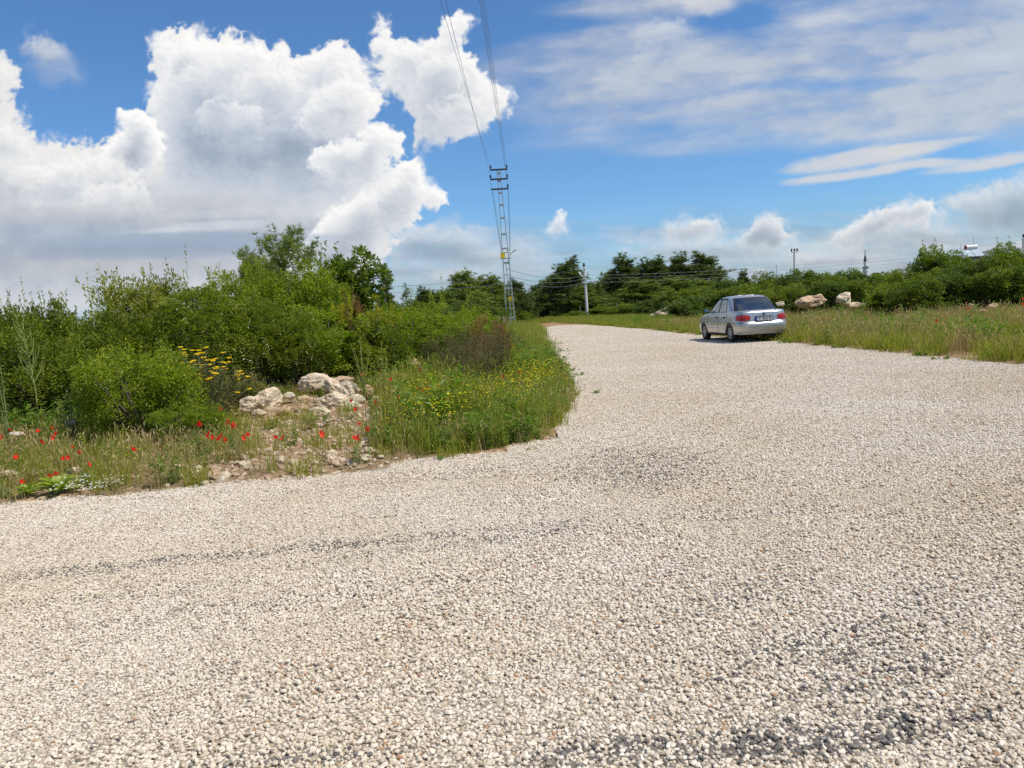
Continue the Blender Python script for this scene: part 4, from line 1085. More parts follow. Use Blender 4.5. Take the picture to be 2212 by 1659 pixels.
    put('field_dry_grass', 16000, 6, 42, 12, 42, lambda x, y, sd: off(sd, .0, .5) * (.22 + .85 * cl(x, y, .3, 408)), dry, 1.0, 2.0, 'dry seeding grass in the right field', 709)
    put('field_weeds', 6000, 6, 40, 12, 56, lambda x, y, sd: off(sd, .1, .8) * (.10 + .9 * cl(x, y, .4, 409)), weed, 1.2, 2.2, 'leafy weeds in the right field', 710)
    # undergrowth below the thicket
    put('undergrowth', 7000, -16, -1, 10.5, 22, lambda x, y, sd: np.maximum(sstep(-5.0, -5.8, x), sstep(15.2, 16.2, y)) * (.4 + .6 * cl(x, y, .8, 410)), weed, .9, 1.8, 'leafy undergrowth at the foot of the left thicket', 711)
    # small flowers
    yf = flower_src('yellow_flowers', 640, .50, YEL, .0125, 6)
    put('yellow_wildflowers', 4600, -5, 2, 8, 15, lambda x, y, sd: off(sd, .05, .35) * lush(x, y) * (.25 + .9 * cl(x, y, .9, 411)) * (1 - rub(x, y)), yf, .7, 1.15, 'tiny yellow flowers dotted through the corner grass', 712)
    put('scattered_yellow_flowers', 420, -9, -.5, 7.2, 12, lambda x, y, sd: off(sd, .05, .3) * .35, yf, .35, .8, 'few tiny yellow flowers along the rubble', 713)
    wf = flower_src('white_flowers', 660, .12, WHT, .014, 7)
    put('daisies', 500, -4.35, -3.75, 7.0, 7.5, lambda x, y, sd: (sd < .0) * (sd > -.4) * .035, wf, .7, 1.1, 'tiny white daisies beside the big leaved rosettes', 714)
    put('field_yellow_flowers', 900, 6, 20, 14, 45, lambda x, y, sd: off(sd, .2, .6) * sstep(-3, -.5, sd) * (.2 + .9 * cl(x, y, .4, 412)), yf, 1.1, 2.0, 'yellow flowers near the right road edge', 715)
def rubble_zone(x, y):
    """1 on the stony ground left of the corner"""
    x = np.asarray(x, float); y = np.asarray(y, float)
    a = np.exp(-((x + 2.7) / 1.35) ** 2 - ((y - 7.85) / .55) ** 2) * 1.2 + 1.0 * np.exp(-((x + 3.2) / 1.25) ** 2 - ((y - 11.0) / 2.0) ** 2)
    for px, py, r, h in PILE[:2]: a = a + 1.2 * np.exp(-((x - px) ** 2 + (y - py + .3) ** 2) / (r * r * .95))
    q = x / y + .035 * fbm(x * 1.1, y * 1.1, 431, 4)
    a = a + .86 * sstep(-.37, -.30, q) * sstep(-.125, -.215, q) * sstep(14.6, 13.2, y)
    return np.clip(a, 0, 1)
ground_cover()

# ------------------------------------------------------------------ rocks
def rock_mat(name, a, b, c):
    t = NT(name)
    o = t.obj(); n1 = t.noise(3.2, 6, .62, o); n2 = t.noise(14, 5, .65, o)
    vor = t.n('ShaderNodeTexVoronoi'); vor.inputs['Scale'].default_value = 5.5; t.put(vor.inputs['Vector'], o)
    col = t.ramp(n1, [(.30, c), (.45, a), (.62, b), (.8, a)])
    col = t.mix(t.maprange(n2, .52, .68, 0, .55), col, c)
    col = t.mix(t.maprange(vor.outputs['Distance'], .16, .04, 0, .55), col, tuple(v * .45 for v in c))
    return t.done(t.bsdf(col, .92, 0, .2, 0, t.math('ADD', n2, t.math('MULTIPLY', n1, 1.4)), .55, .04))
RM = [rock_mat('pale_limestone', (.66, .52, .35), (.78, .67, .50), (.52, .33, .18)), rock_mat('red_limestone', (.54, .37, .22), (.64, .48, .32), (.40, .22, .12)), rock_mat('grey_limestone', (.62, .52, .38), (.74, .65, .50), (.40, .29, .18))]
def rock_mesh(seed, mat, sub=4, pits=.14, facets=9, smooth=False):
    g = np.random.default_rng(seed)
    bm = bmesh.new(); bmesh.ops.create_icosphere(bm, subdivisions=sub, radius=1)
    V = np.array([v.co for v in bm.verts]); F = np.array([[v.index for v in f.verts] for f in bm.faces]); bm.free()
    U = V.copy(); r = np.ones(len(V))
    for _ in range(facets):                       # split faces
        d = rdir(g, 1)[0]; k = g.uniform(.55, .92); t = U @ d; m = t > 1e-3
        r[m] = np.minimum(r[m], k / np.maximum(t[m], 1e-3))
    o = g.uniform(0, 50, 3)
    def n3(s, sd): return (fbm(U[:, 0] * s + o[0], U[:, 1] * s + o[1], sd, 3) + fbm(U[:, 1] * s + o[2], U[:, 2] * s + o[0], sd + 3, 3) + fbm(U[:, 2] * s + o[1], U[:, 0] * s + o[2], sd + 5, 3)) / 1.7
    r = r + .16 * n3(1.6, seed) + .09 * n3(4.2, seed + 9) + .035 * n3(11, seed + 19)
    pit = np.maximum(0, n3(3.0, seed + 31) - .22); r = r - pits * 3 * pit
    V = U * r[:, None]
    return mesh_data('rock', V, F, mat, None, smooth)
ROCKS = [rock_mesh(300 + i, RM[0]) for i in range(5)] + [rock_mesh(320 + i, RM[1]) for i in range(3)] + [rock_mesh(340 + i, RM[2]) for i in range(2)]
SMALLR = [rock_mesh(360 + i, RM[0] if i % 3 else RM[1], 2, .05, 8) for i in range(6)]
def rock(mesh, cx, cy, w, h, Y, label, cat='rock', name='rock', group=None, tilt=0.0, k=1.1):
    """a rock whose outline is centred on pixel (cx,cy), w x h pixels, at distance Y"""
    p = at_depth(cx, cy, Y)
    sx = w / FPX * Y * .5 * k; sz = h / FPX * Y * .5 * k
    o = link(name, mesh, None, (p[0], Y, p[2])); g = random.Random(cx * 3 + cy)
    o.scale = (sx, (sx + sz) * .55, sz); o.rotation_euler = (g.uniform(-.25, .25), tilt + g.uniform(-.15, .15), g.uniform(-.5, .5) if True else 0)
    tag(o, label, cat, group); return o
RG = 'boulders of the stone heap'
for m, cx, cy, w, h, Y, lab, tl in (
    (0, 684, 831, 64, 36, 13.7, 'topmost pale boulder of the stone heap, left of the slab', 0),
    (1, 748, 850, 66, 38, 13.3, 'smooth slanting pale slab on the right of the stone heap', .35),
    (2, 715, 877, 62, 42, 12.6, 'large whitish boulder in the middle of the stone heap', 0),
    (3, 580, 868, 52, 44, 12.7, 'upright pale boulder at the left of the stone heap', .1),
    (4, 537, 876, 40, 30, 12.3, 'pale boulder half hidden under the sage bush, leftmost of the heap', 0),
    (8, 625, 860, 20, 15, 12.9, 'small pale stone between the upright boulder and the topmost boulder', 0),
    (8, 757, 886, 38, 24, 12.5, 'pitted grey rock right of the large whitish boulder', 0),
    (9, 684, 922, 33, 20, 12.2, 'whitish stone lying alone in front of the heap', 0),
    (5, 738, 826, 44, 16, 14.2, 'flat brown rock behind the slanting slab', 0),
    (6, 790, 848, 26, 22, 13.4, 'brown stone at the right end of the heap', 0),
    (0, 688, 895, 44, 22, 12.2, 'pale block under the large whitish boulder', 0),
    (1, 712, 836, 34, 26, 13.5, 'pale block wedged between topmost boulder and slab', 0),
    (6, 650, 885, 26, 15, 12.4, 'small reddish stone on the bare earth of the heap', 0),
    (1, 812, 872, 30, 20, 12.6, 'pale stone at the right foot of the heap beside the fennel', 0),
    (5, 660, 868, 30, 18, 13.2, 'reddish lump in the middle gap of the heap', 0),
    (6, 612, 890, 28, 16, 12.2, 'reddish lump on the bare earth below the upright boulder', 0),
    (0, 560, 895, 26, 14, 12.0, 'low pale stone below the half hidden boulder', 0),
    (8, 770, 868, 30, 20, 13.0, 'grey stone under the slanting slab', 0),
    (9, 592, 944, 26, 16, 11.6, 'grey stone among the poppies before the heap', 0)):
    rock(ROCKS[m], cx, cy - 3, w, h, Y, lab, group=RG, tilt=tl, k=1.32)
for m, cx, cy, w, h, Y, lab in (
    (5, 872, 888, 32, 22, 13.0, 'reddish rock in the verge grass right of the heap'),
    (6, 893, 788, 34, 24, 17.0, 'brown rock left of the two behind the fennel spikes'),
    (7, 914, 799, 30, 18, 16.8, 'dark cracked rock right of the brown rock behind the fennel'),
    (7, 903, 812, 22, 12, 16.5, 'low brown rock below the dark cracked rock'),
    (8, 153, 914, 24, 15, 9.9, 'small white rock left of the bright dome shrub'),
    (9, 36, 938, 34, 10, 9.4, 'flat pale stone in the grass at the left edge'),
    (0, 80, 1022, 46, 14, 7.9, 'flat yellowish slab behind the big leaved rosettes'),
    (0, 18, 1024, 44, 16, 7.8, 'pale yellowish stone at the left edge behind the small rosette'),
    (2, 160, 1018, 34, 16, 7.9, 'pale stone right of the flat yellowish slab')):
    rock(ROCKS[m], cx, cy, w, h, Y, lab, group='single rocks of the left verge')
for m, cx, cy, w, h, Y, lab in (
    (5, 1752, 648, 66, 36, 40, 'broad brown rock in the long grass right of the car'),
    (6, 1766, 640, 34, 26, 40, 'brown rock on top of the broad brown rock'),
    (3, 1822, 643, 48, 44, 40, 'rounded pale boulder standing tallest in the right field'),
    (1, 1846, 656, 52, 20, 40, 'flat pale rock right of the rounded boulder'),
    (4, 1686, 652, 22, 14, 40, 'pale stone showing just above the boot of the car'),
    (9, 1870, 653, 22, 10, 40, 'small grey stone at the right end of the rock row'),
    (5, 2098, 658, 14, 20, 31, 'pointed reddish stone left of the broken rocks'),
    (6, 2118, 668, 32, 12, 31, 'low brown broken rock in the middle of the right field rocks'),
    (7, 2143, 658, 22, 26, 31, 'leaning brown stone, rightmost of the broken rocks'),
    (6, 2130, 680, 48, 18, 31, 'wide broken rock slab below the leaning brown stone'),
    (7, 2186, 676, 20, 10, 31, 'flat stone near the right edge'),
    (1, 1434, 674, 30, 10, 58, 'pale low stone beside the fallen branches')):
    rock(ROCKS[m], cx, cy + 4, w * 1.12, h * .82, Y, lab, group='rocks of the right field', k=.9)
def rubble():
    g = np.random.default_rng(17); n = 0; NS = 190
    while n < 290:
        px = g.uniform(-10, 835) if g.random() < .3 else g.uniform(240, 835); py = g.normal(1010 - .06 * (px - 400), 19) if n < NS else g.uniform(880, 985)
        if n >= NS: px = g.uniform(500, 890)
        p = at_g(px, py)
        if road_sd(np.array([p[0]]), np.array([p[1]]))[0] > -.04: continue
        s = min(.075, .022 + g.exponential(.018))
        o = link('rubble_stone', SMALLR[g.integers(0, 6)], None, (p[0], p[1], p[2] + s * .30))
        o.scale = (s * g.uniform(.9, 1.5), s * g.uniform(.8, 1.2), s * g.uniform(.55, .9)); o.rotation_euler = (g.normal(0, .3), g.normal(0, .3), g.uniform(0, 6.28))
        if n < NS: tag(o, 'small pale limestone lump in the rubble strip along the gravel edge', 'stone', 'rubble stones along the gravel edge')
        else: tag(o, 'small limestone lump scattered on the earth around the boulder heap', 'stone', 'small stones around the boulder heap')
        n += 1
rubble()
def small_rubble():
    g = np.random.default_rng(19); n = 16000
    x = g.uniform(-8, 0, n); y = g.uniform(6.8, 15.5, n); sd = road_sd(x, y)
    k = (sd < .03) & (g.random(n) < np.clip(rubble_zone(x, y) * .75 + np.exp(-np.abs(sd) * 7) * .35, 0, 1))
    x, y = x[k], y[k]; m = len(x); s = np.minimum(.030, .006 + g.exponential(.008, m))
    rot = np.stack([g.normal(0, .5, m), g.normal(0, .5, m), g.uniform(0, 6.28, m)], 1)
    scatter('rubble', np.stack([x, y, gz(x, y) + s * .2], 1), rot, np.stack([s * 1.3, s, s * .8], 1), g.integers(0, 6, m), [source('rubble_stone', SMALLR[i]) for i in range(6)], 'crushed pale stone and earth clods strewn over the verge', 'rubble')
small_rubble()

# ------------------------------------------------------------------ poppies
POP = leaf_mat('poppy_petal', [(0, (.55, .018, .008)), (.5, (.72, .035, .012)), (1, (.82, .075, .025))], .35, .5, (1, .25, .12), .2)
POPB = leaf_mat('faded_poppy_petal', [(0, (.62, .06, .03)), (1, (.80, .16, .08))], .35, .5, (1, .35, .2), .2)
PST = simple('poppy_stalk', (.10, .16, .04), .8)
def poppy_meshes():
    out = []
    for i in range(4):
        g = np.random.default_rng(800 + i); b = MB()
        H = .34; q = np.linspace(0, 1, 6)[:, None]
        path = np.array([0, 0, -.02]) + np.array([.03 * g.normal(), .03 * g.normal(), H + .02]) * q + np.array([.02, .01, 0]) * np.sin(q * 4)
        b.tube(path, .0022, 4, cap=False)
        P = []; D = []
        for k in range(10):
            f = .1 + .45 * g.random(); a = g.uniform(0, 6.28); P.append(path[0] + (path[-1] - path[0]) * f); D.append([math.cos(a), math.sin(a), .6])
        V, F = leaf_quads(np.array(P), np.array(D, float), np.repeat([[0, 0, 1.0]], 10, 0) + g.normal(0, .3, (10, 3)), .06, .012)
        b.add(V, F)
        st = b.data('poppy_stem', PST)
        top = path[-1]; b = MB(); tilt = g.uniform(.15, .95)
        for k in range(4):
            a0 = k * math.pi / 2 + g.normal(0, .1); m = 6
            th = np.linspace(-.95, .95, m); rr = np.linspace(.1, 1, 4)
            R = np.array([.0, .016, .030, .041]) if k % 2 else np.array([.0, .017, .033, .044])
            Z = np.array([.0, .002, .010, .022]) + (0.002 if k % 2 else 0)
            grid = np.zeros((4, m, 3))
            for u in range(4):
                grid[u, :, 0] = np.cos(a0 + th * (1 - .1 * u)) * R[u]; grid[u, :, 1] = np.sin(a0 + th * (1 - .1 * u)) * R[u]; grid[u, :, 2] = Z[u] + .004 * u * np.sin(th * 5 + k)
            b.grid(grid, g.random())
        pet = np.concatenate(b.V); ct, s_ = math.cos(tilt), math.sin(tilt)
        pet = np.stack([pet[:, 0], pet[:, 1] * ct - pet[:, 2] * s_, pet[:, 1] * s_ + pet[:, 2] * ct], 1) + top
        b.V = [pet]
        fl = b.data('poppy_petals', POP if i < 3 else POPB)
        out.append((st, fl))
    return out
PM = poppy_meshes()
def P2(l): return [(x * .2929, (1150 + y * .5424) * .54) for x, y in l]
def P3(l): return [((800 + x * .6781) * .54, (1250 + y * .6781) * .54) for x, y in l]
def P5(l): return [((3100 + x * .4503) * .54, (950 + y * .4503) * .54) for x, y in l]
CLUST = [
 (P2([(103, 988), (68, 1055), (278, 1065), (383, 1042), (428, 1083), (405, 1113), (293, 1148), (15, 1110), (115, 1260)]), 'red poppy in the grass between the left edge and the bright dome shrub', .34, 1),
 (P2([(537, 1182), (577, 1225), (520, 1258), (485, 1262), (653, 1308)]), 'red poppy low in the grass at the left foot of the bright dome shrub', .26, .8),
 (P2([(345, 1398), (388, 1382), (183, 1432)]), 'red poppy right behind the big leaved rosettes', .22, 1),
 (P2([(988, 1203)]), 'single red poppy in front of the bright dome shrub', .34, 1),
 (P2([(1453, 1022), (1612, 905), (1688, 998), (1713, 1028)]), 'large red poppy between the bright dome shrub and the heap', .40, 1.15),
 (P2([(1512, 1102), (1548, 1083), (1578, 1110), (1592, 1128), (1638, 1102), (1665, 1132), (1803, 1115), (1825, 1090)]), 'red poppy in the loose row before the leftmost boulder', .32, .9),
 (P3([(720, 722)]), 'big red poppy in front of the lone whitish stone', .36, 1.3),
 (P3([(447, 743), (498, 746)]), 'red poppy of the pair left of the lone whitish stone', .32, 1),
 (P3([(925, 660), (987, 695), (910, 745), (940, 745)]), 'red poppy in the weeds below the pitted grey rock', .3, .9),
 (P3([(895, 527), (922, 577), (1035, 537)]), 'small red poppy against the slanting slab and pitted rock', .4, .8),
 (P3([(1165, 495), (1137, 398), (965, 368)]), 'red poppy among the fennel spikes', .45, 1),
 (P3([(1278, 452), (1333, 455), (1320, 467)]), 'red poppy of the trio right of the fennel spikes', .4, 1),
 (P3([(1303, 335), (1247, 225), (1240, 250), (1258, 235)]), 'red poppy beside the brown rocks behind the fennel', .5, 1.1),
 (P3([(1795, 390), (1870, 190), (1895, 355)]), 'single red poppy in the tall grass by the road edge', .45, 1),
 (P5([(1040, 680), (1445, 745)]), 'far red poppy in the right field grass', .5, 1.6),
 (P5([(1683, 580), (1690, 600), (1720, 635)]), 'far red poppy left of the broken rocks', .6, 1.8),
 (P5([(2205, 550), (2195, 597)]), 'far red poppy at the right edge of the photo', .7, 1.8),
]
for pts, lab, hz, sc in CLUST:
    for px, py in pts:
        p = at(px, py, hz); z = gz1(p[0], p[1])
        p = at(px, py, hz + z)
        o = empty('poppy', (p[0], p[1], z), random.uniform(0, 6.28)); s = (hz) / .34
        st, fl = random.choice(PM)
        a = link('stem', st, o); b = link('petals', fl, o)
        sc = min(sc, 1.25); o.scale = (sc * .56, sc * .56, s)
        tag(o, lab, 'poppy', 'red poppies in the verge grass')

# ------------------------------------------------------------------ single tall weeds
def spike_weed():
    p = at_g(75, 925); Y = 10.2; p = at_depth(78, 905, Y)
    o = empty('tall_weed', (p[0], Y, gz1(p[0], Y))); tag(o, 'tall yellow green weed with a tapering flower spike at the left edge', 'weed')
    g = np.random.default_rng(31)
    H = at_depth(25, 662, Y)[2] - gz1(p[0], Y); lean = at_depth(25, 662, Y)[0] - p[0]
    b = MB(); q = np.linspace(0, 1, 8)[:, None]
    main = np.array([lean, 0, H]) * q + np.array([.10, 0, 0]) * np.sin(q * 3.1)
    b.tube(main, np.linspace(.011, .004, 8), 5)
    for i in range(26):
        f = .40 + .56 * i / 26; c = np.array([np.interp(f, q[:, 0], main[:, k]) for k in range(3)]); a = i * 2.4; ln = .34 * (1 - (f - .40) / .62) + .06
        tip = c + np.array([math.cos(a) * ln * .42, math.sin(a) * ln * .42, ln])
        mid = c + (tip - c) * .5 + np.array([math.cos(a) * .03, math.sin(a) * .03, 0])
        b.tube(np.array([c, mid, tip]), np.array([.006, .005, .003]), 4, cap=False)
    b.build('stem', simple('weed_stem', (.26, .30, .08), .85), o)
    P = []; D = []
    for i in range(26):
        f = .40 + .56 * i / 26; c = np.array([np.interp(f, q[:, 0], main[:, k]) for k in range(3)]); a = i * 2.4; ln = .34 * (1 - (f - .40) / .62) + .06
        for k in range(26):
            s = g.random(); P.append(c + np.array([math.cos(a) * ln * .42, math.sin(a) * ln * .42, ln]) * s); D.append(rdir(g, 1)[0] + np.array([0, 0, .3]))
    P = np.array(P); V, F = leaf_quads(P, np.array(D), rdir(g, len(P)), .018, .010)
    mk('flower_spike', V, F, leaf_mat('weed_bud', [(0, (.20, .23, .05)), (1, (.42, .40, .09))], .3), o, g.random(len(P)))
    P = []; D = []
    for i in range(34):
        f = .03 + .40 * i / 34; c = np.array([np.interp(f, q[:, 0], main[:, k]) for k in range(3)]); a = i * 2.4
        P.append(c); D.append([math.cos(a), math.sin(a), .15])
    P = np.array(P); V, F = leaf_quads(P, np.array(D), np.repeat([[0, 0, 1.0]], len(P), 0), np.linspace(.19, .10, len(P)), np.linspace(.065, .04, len(P)), -.2)
    mk('leaves', V, F, G['yellow'], o, g.uniform(.2, .8, len(P)))
spike_weed()
def leafy_stalk(px, top, base, Y, label, seed, mat, L=.12, W=.012, branch=7, name='tall_weed', hw=.18):
    p = at_depth(px, base, Y); gz0 = gz1(p[0], Y); o = empty(name, (p[0], Y, gz0)); tag(o, label, 'weed')
    H = at_depth(px, top, Y)[2] - gz0; g = np.random.default_rng(seed); b = MB(); P = []; D = []
    for k in range(branch):
        a = k * 2.4; h = H * (1 if k == 0 else g.uniform(.6, .97)); r = hw * (0 if k == 0 else g.uniform(.4, 1))
        q = np.linspace(0, 1, 7)[:, None]; path = np.array([math.cos(a) * r, math.sin(a) * r, 0]) * q ** 1.5 + np.array([0, 0, h]) * q
        b.tube(path, np.linspace(.009, .003, 7), 5, cap=False)
        for i in range(int(70 * h)):
            f = g.uniform(.12, 1); c = np.array([np.interp(f, q[:, 0], path[:, j]) for j in range(3)]); aa = g.uniform(0, 6.28)
            P.append(c); D.append([math.cos(aa), math.sin(aa), g.normal(.5, .3)])
    P = np.array(P); D = np.array(D); m = len(P)
    V, F = leaf_quads(P, D, nrm(rdir(g, m) * .4 + np.array([0, 0, 1])), L * g.uniform(.5, 1.2, m), W)
    b.build('stem', simple('stalk_green', (.22, .28, .10), .85), o); mk('leaves', V, F, mat, o, g.random(m))
leafy_stalk(155, 838, 912, 9.9, 'pale spindly thistle left of the bright dome shrub', 41, G['sage'], .13, .010, 9, 'thistle')
leafy_stalk(18, 790, 930, 9.7, 'thin pale weed stalk at the very left edge', 42, G['sage'], .07, .010, 3)
leafy_stalk(790, 722, 880, 13.2, 'left of two yellow green fennel spikes beside the heap', 43, G['yellow'], .10, .007, 7, 'fennel_plant', .2)
leafy_stalk(834, 735, 885, 13.4, 'right of two yellow green fennel spikes beside the heap', 44, G['yellow'], .10, .007, 7, 'fennel_plant', .24)
leafy_stalk(860, 790, 890, 12.8, 'low fennel clump right of the two spikes', 45, G['yellow'], .10, .007, 9, 'fennel_plant', .34)
leafy_stalk(1195, 735, 792, 18.6, 'upright dark weed leaning over the road edge', 46, WEED, .12, .016, 9, 'road_weed', .3)
leafy_stalk(1010, 905, 975, 8.9, 'tall leafy weed at the gravel edge below the corner', 47, WEED, .09, .014, 6, 'road_weed', .2)
def rosette(px, py, s, label, seed, n=26):
    p = at_g(px, py); o = empty('broadleaf_weed', tuple(p)); tag(o, label, 'weed', 'big leaved rosettes at the gravel edge')
    g = np.random.default_rng(seed)
    me = MB()
    for i in range(n):
        a = i * 2.4 + g.normal(0, .2); L = s * g.uniform(.55, 1.1); up = .35 + .9 * (i / n) ; w = L * .17
        d = np.array([math.cos(a), math.sin(a), 0]); sd = np.array([-math.sin(a), math.cos(a), 0]); u = np.linspace(0, 1, 7)
        spine = d[None] * (u * L)[:, None] * math.cos(min(1.2, up)) + np.array([0, 0, 1]) * (L * math.sin(min(1.2, up)) * (u - .42 * u ** 2.4))[:, None]
        wid = w * np.sin(np.clip(u * 1.02, 0, 1) * math.pi) ** .7 * (.6 + .8 * u * (1 - u)) + .004
        grid = np.stack([spine - sd * wid[:, None] + np.array([0, 0, 1]) * (wid * .5)[:, None], spine, spine + sd * wid[:, None] + np.array([0, 0, 1]) * (wid * .5)[:, None]], 1)
        me.grid(grid, float(np.clip(g.normal(.55, .25), 0, 1)))
    me.build('leaves', leaf_mat('rosette_leaf', [(0, (.16, .22, .028)), (.5, (.27, .34, .045)), (1, (.46, .46, .11))], .35, .55), o, smooth=True)
rosette(128, 1064, .30, 'larger of the two big leaved rosettes at the gravel edge', 61)
rosette(58, 1070, .22, 'smaller yellowish rosette at the gravel edge on the far left', 62, 16)

# ------------------------------------------------------------------ far track of red earth where the gravel ends
def dirt_track():
    P = [at(*p) for p in ((1160, 711), (1200, 703), (1262, 701), (1300, 700.5), (1262, 695), (1215, 693.5), (1172, 697), (1140, 703))]
    V = [(p[0], p[1], .03) for p in P]
    c = np.mean(V, 0); V.append(tuple(c)); n = len(P)
    t = NT('red_earth'); f = t.noise(.9, 5); col = t.mix(f, (.30, .15, .07), (.42, .25, .13))
    o = mk('dirt_track', V, [[(i, (i + 1) % n, n) for i in range(n)]], t.done(t.bsdf(col, .95, 0, .1))); o['kind'] = 'structure'
dirt_track()

# ------------------------------------------------------------------ car
PAINT = None
def car():
    global PAINT
    root = empty('parked_car', (8.02, 26.75, 0.012), RAD(4.5)); root.scale = (1.05, 1.05, 1.05)
    tag(root, 'silver four door saloon parked half on the grass at the right road edge', 'car')
    t = NT('silver_paint'); fl = t.noise(900, 2, .5, t.obj()); dust = t.noise(3.5, 5, .6, t.obj())
    sp = t.n('ShaderNodeSeparateXYZ'); t.put(sp.inputs[0], t.obj())
    base = t.mix(fl, (.46, .46, .455), (.55, .55, .54))
    base = t.mix(t.math('MULTIPLY', t.maprange(dust, .45, .75), t.maprange(sp.outputs[2], .55, .2)), base, (.42, .35, .27))
    PAINT = t.done(t.bsdf(base, t.maprange(dust, .3, .7, .24, .36), .6, .5, .5))
    BLACK = simple('black_trim', (.018, .018, .019), .55, 0, .3, 6)
    GAP = simple('panel_gap', (.012, .012, .013), .8)
    RUB = simple('tyre_rubber', (.022, .021, .020), .85, 0, .3, 12)
    HUB = simple('wheel_cover_grey', (.36, .36, .36), .4, .3, .1, 10)
    RED = None
    t = NT('tail_lamp_lens'); wv = t.n('ShaderNodeTexWave'); wv.inputs['Scale'].default_value = 26; wv.bands_direction = 'X'; t.put(wv.inputs['Vector'], t.obj())
    LENS = t.done(t.bsdf(t.mix(t.math('MULTIPLY', wv.outputs['Fac'], .5), (.38, .014, .012), (.50, .035, .028)), .22, 0, .35, .15))
    t = NT('tail_lamp_upper_lens'); LENS2 = t.done(t.bsdf((.52, .035, .03), .22, 0, .35, .15))
    t = NT('window_glass')
    gl = t.n('ShaderNodeBsdfGlossy'); gl.inputs['Roughness'].default_value = .03; gl.inputs['Color'].default_value = (.9, .95, .95, 1)
    tr = t.n('ShaderNodeBsdfTransparent'); tr.inputs['Color'].default_value = (.66, .72, .70, 1)
    fr = t.n('ShaderNodeFresnel'); fr.inputs['IOR'].default_value = 1.75
    mx = t.n('ShaderNodeMixShader'); t.put(mx.inputs[0], t.math('ADD', fr.outputs[0], .16, True)); t.t.links.new(tr.outputs[0], mx.inputs[1]); t.t.links.new(gl.outputs[0], mx.inputs[2])
    GLASS = t.done(mx.outputs[0])
    # ---- lower body as stacked outlines: rounded plan, bumper step, tucked sill
    AX_R, AX_F, AR = -1.20, 1.22, .335
    def ztop(y): return np.interp(y, [-2.05, -1.9, -1.4, -.6, .9, 1.25, 1.8, 2.05], [.935, .955, .965, .935, .90, .86, .76, .70])
    def prof(z):
        """half length and half width of the outline at height z"""
        z = np.asarray(z, float)
        Lr = np.interp(z, [.20, .26, .31, .315, .40, .52, .575, .605, .63, .75, .86, .92, 1.0], [1.86, 1.955, 1.985, 2.0, 2.02, 2.03, 2.022, 1.995, 1.962, 1.955, 1.94, 1.925, 1.90])
        W = np.interp(z, [.18, .24, .34, .50, .62, .80, .90, .97], [.76, .795, .812, .822, .822, .806, .785, .765])
        return Lr, W
    NE = 7.5
    def body(a, z, off=0.0):
        L, W = prof(z)
        c, s = np.cos(a), np.sin(a)
        x = (W + off) * np.sign(c) * np.abs(c) ** (2 / NE); y = (L + off) * np.sign(s) * np.abs(s) ** (2 / NE)
        # nose drawn in a little
        y = np.where(y > 0, y * .995, y)
        return np.stack([x, y, z * np.ones_like(x)], -1)
    na, nr = 220, 26
    # even spacing along the outline
    aa = np.linspace(0, 2 * math.pi, 6000); pp = body(aa, np.full(6000, .5)); sl = np.concatenate([[0], np.cumsum(np.linalg.norm(np.diff(pp[:, :2], axis=0), axis=1))])
    A = np.interp(np.linspace(0, sl[-1], na + 1)[:-1], sl, aa)
    ring = body(A, np.full(na, .5)); yy = ring[:, 1]
    zlow = np.where(yy < -1.55, .255 - .02 * np.clip((yy + 2) * 3, 0, 1), .225)
    zlow = np.where(yy < -1.6, np.interp(np.abs(ring[:, 0]), [0, .6, .8], [.27, .265, .25]), zlow)
    for ax in (AX_R, AX_F):
        dy = np.abs(yy - ax); m = (dy < AR + .02) & (np.abs(ring[:, 0]) > .5)
        zlow = np.where(m, np.maximum(zlow, .285 + np.sqrt(np.maximum(AR ** 2 - np.minimum(dy, AR) ** 2, 0)) * 1.03), zlow)
    zt = ztop(yy)
    rows = []
    sh = .055
    for k in range(nr):
        f = k / (nr - 1)
        z = zlow + (zt - sh - zlow) * f
        rows.append(body(A, z))
    for k in range(1, 7):                                   # rounded shoulder
        th = k / 6 * math.pi / 2
        z = zt - sh + sh * math.sin(th)
        p = body(A, zt - sh); nrm_ = p[:, :2] / np.linalg.norm(p[:, :2], axis=1)[:, None]
        q = p.copy(); q[:, :2] -= nrm_ * (sh * (1 - math.cos(th))); q[:, 2] = z; rows.append(q)
    top = rows[-1]
    for s in (.8, .6, .4, .2, .0):                          # deck, slightly crowned
        q = top.copy(); q[:, 0] *= s; q[:, 2] += .022 * (1 - s * s); rows.append(q)
    R = np.stack(rows, 0); R = np.concatenate([R, R[:, :1]], 1)
    b = MB(); b.grid(R)
    bd = b.build('body', PAINT, root, smooth=True)
    # underside and wheel wells
    b = MB(); q = np.stack([body(A, zlow), body(A, zlow) * np.array([.9, .97, 1]), body(A, zlow) * np.array([.0, .97, 1])], 0)
    q[1][:, 2] = .24; q[2][:, 2] = .24
    q = np.concatenate([q, q[:, :1]], 1); b.grid(q)
    b.box((0, 0, .30), (1.15, 3.3, .16))
    b.tube([(.35, -1.3, .21), (.42, -1.97, .235)], .025, 10); b.box((.30, -1.62, .23), (.30, .48, .13))
    b.bar((-.6, AX_R, .27), (.6, AX_R, .27), .07)
    b.build('underbody', BLACK, root)
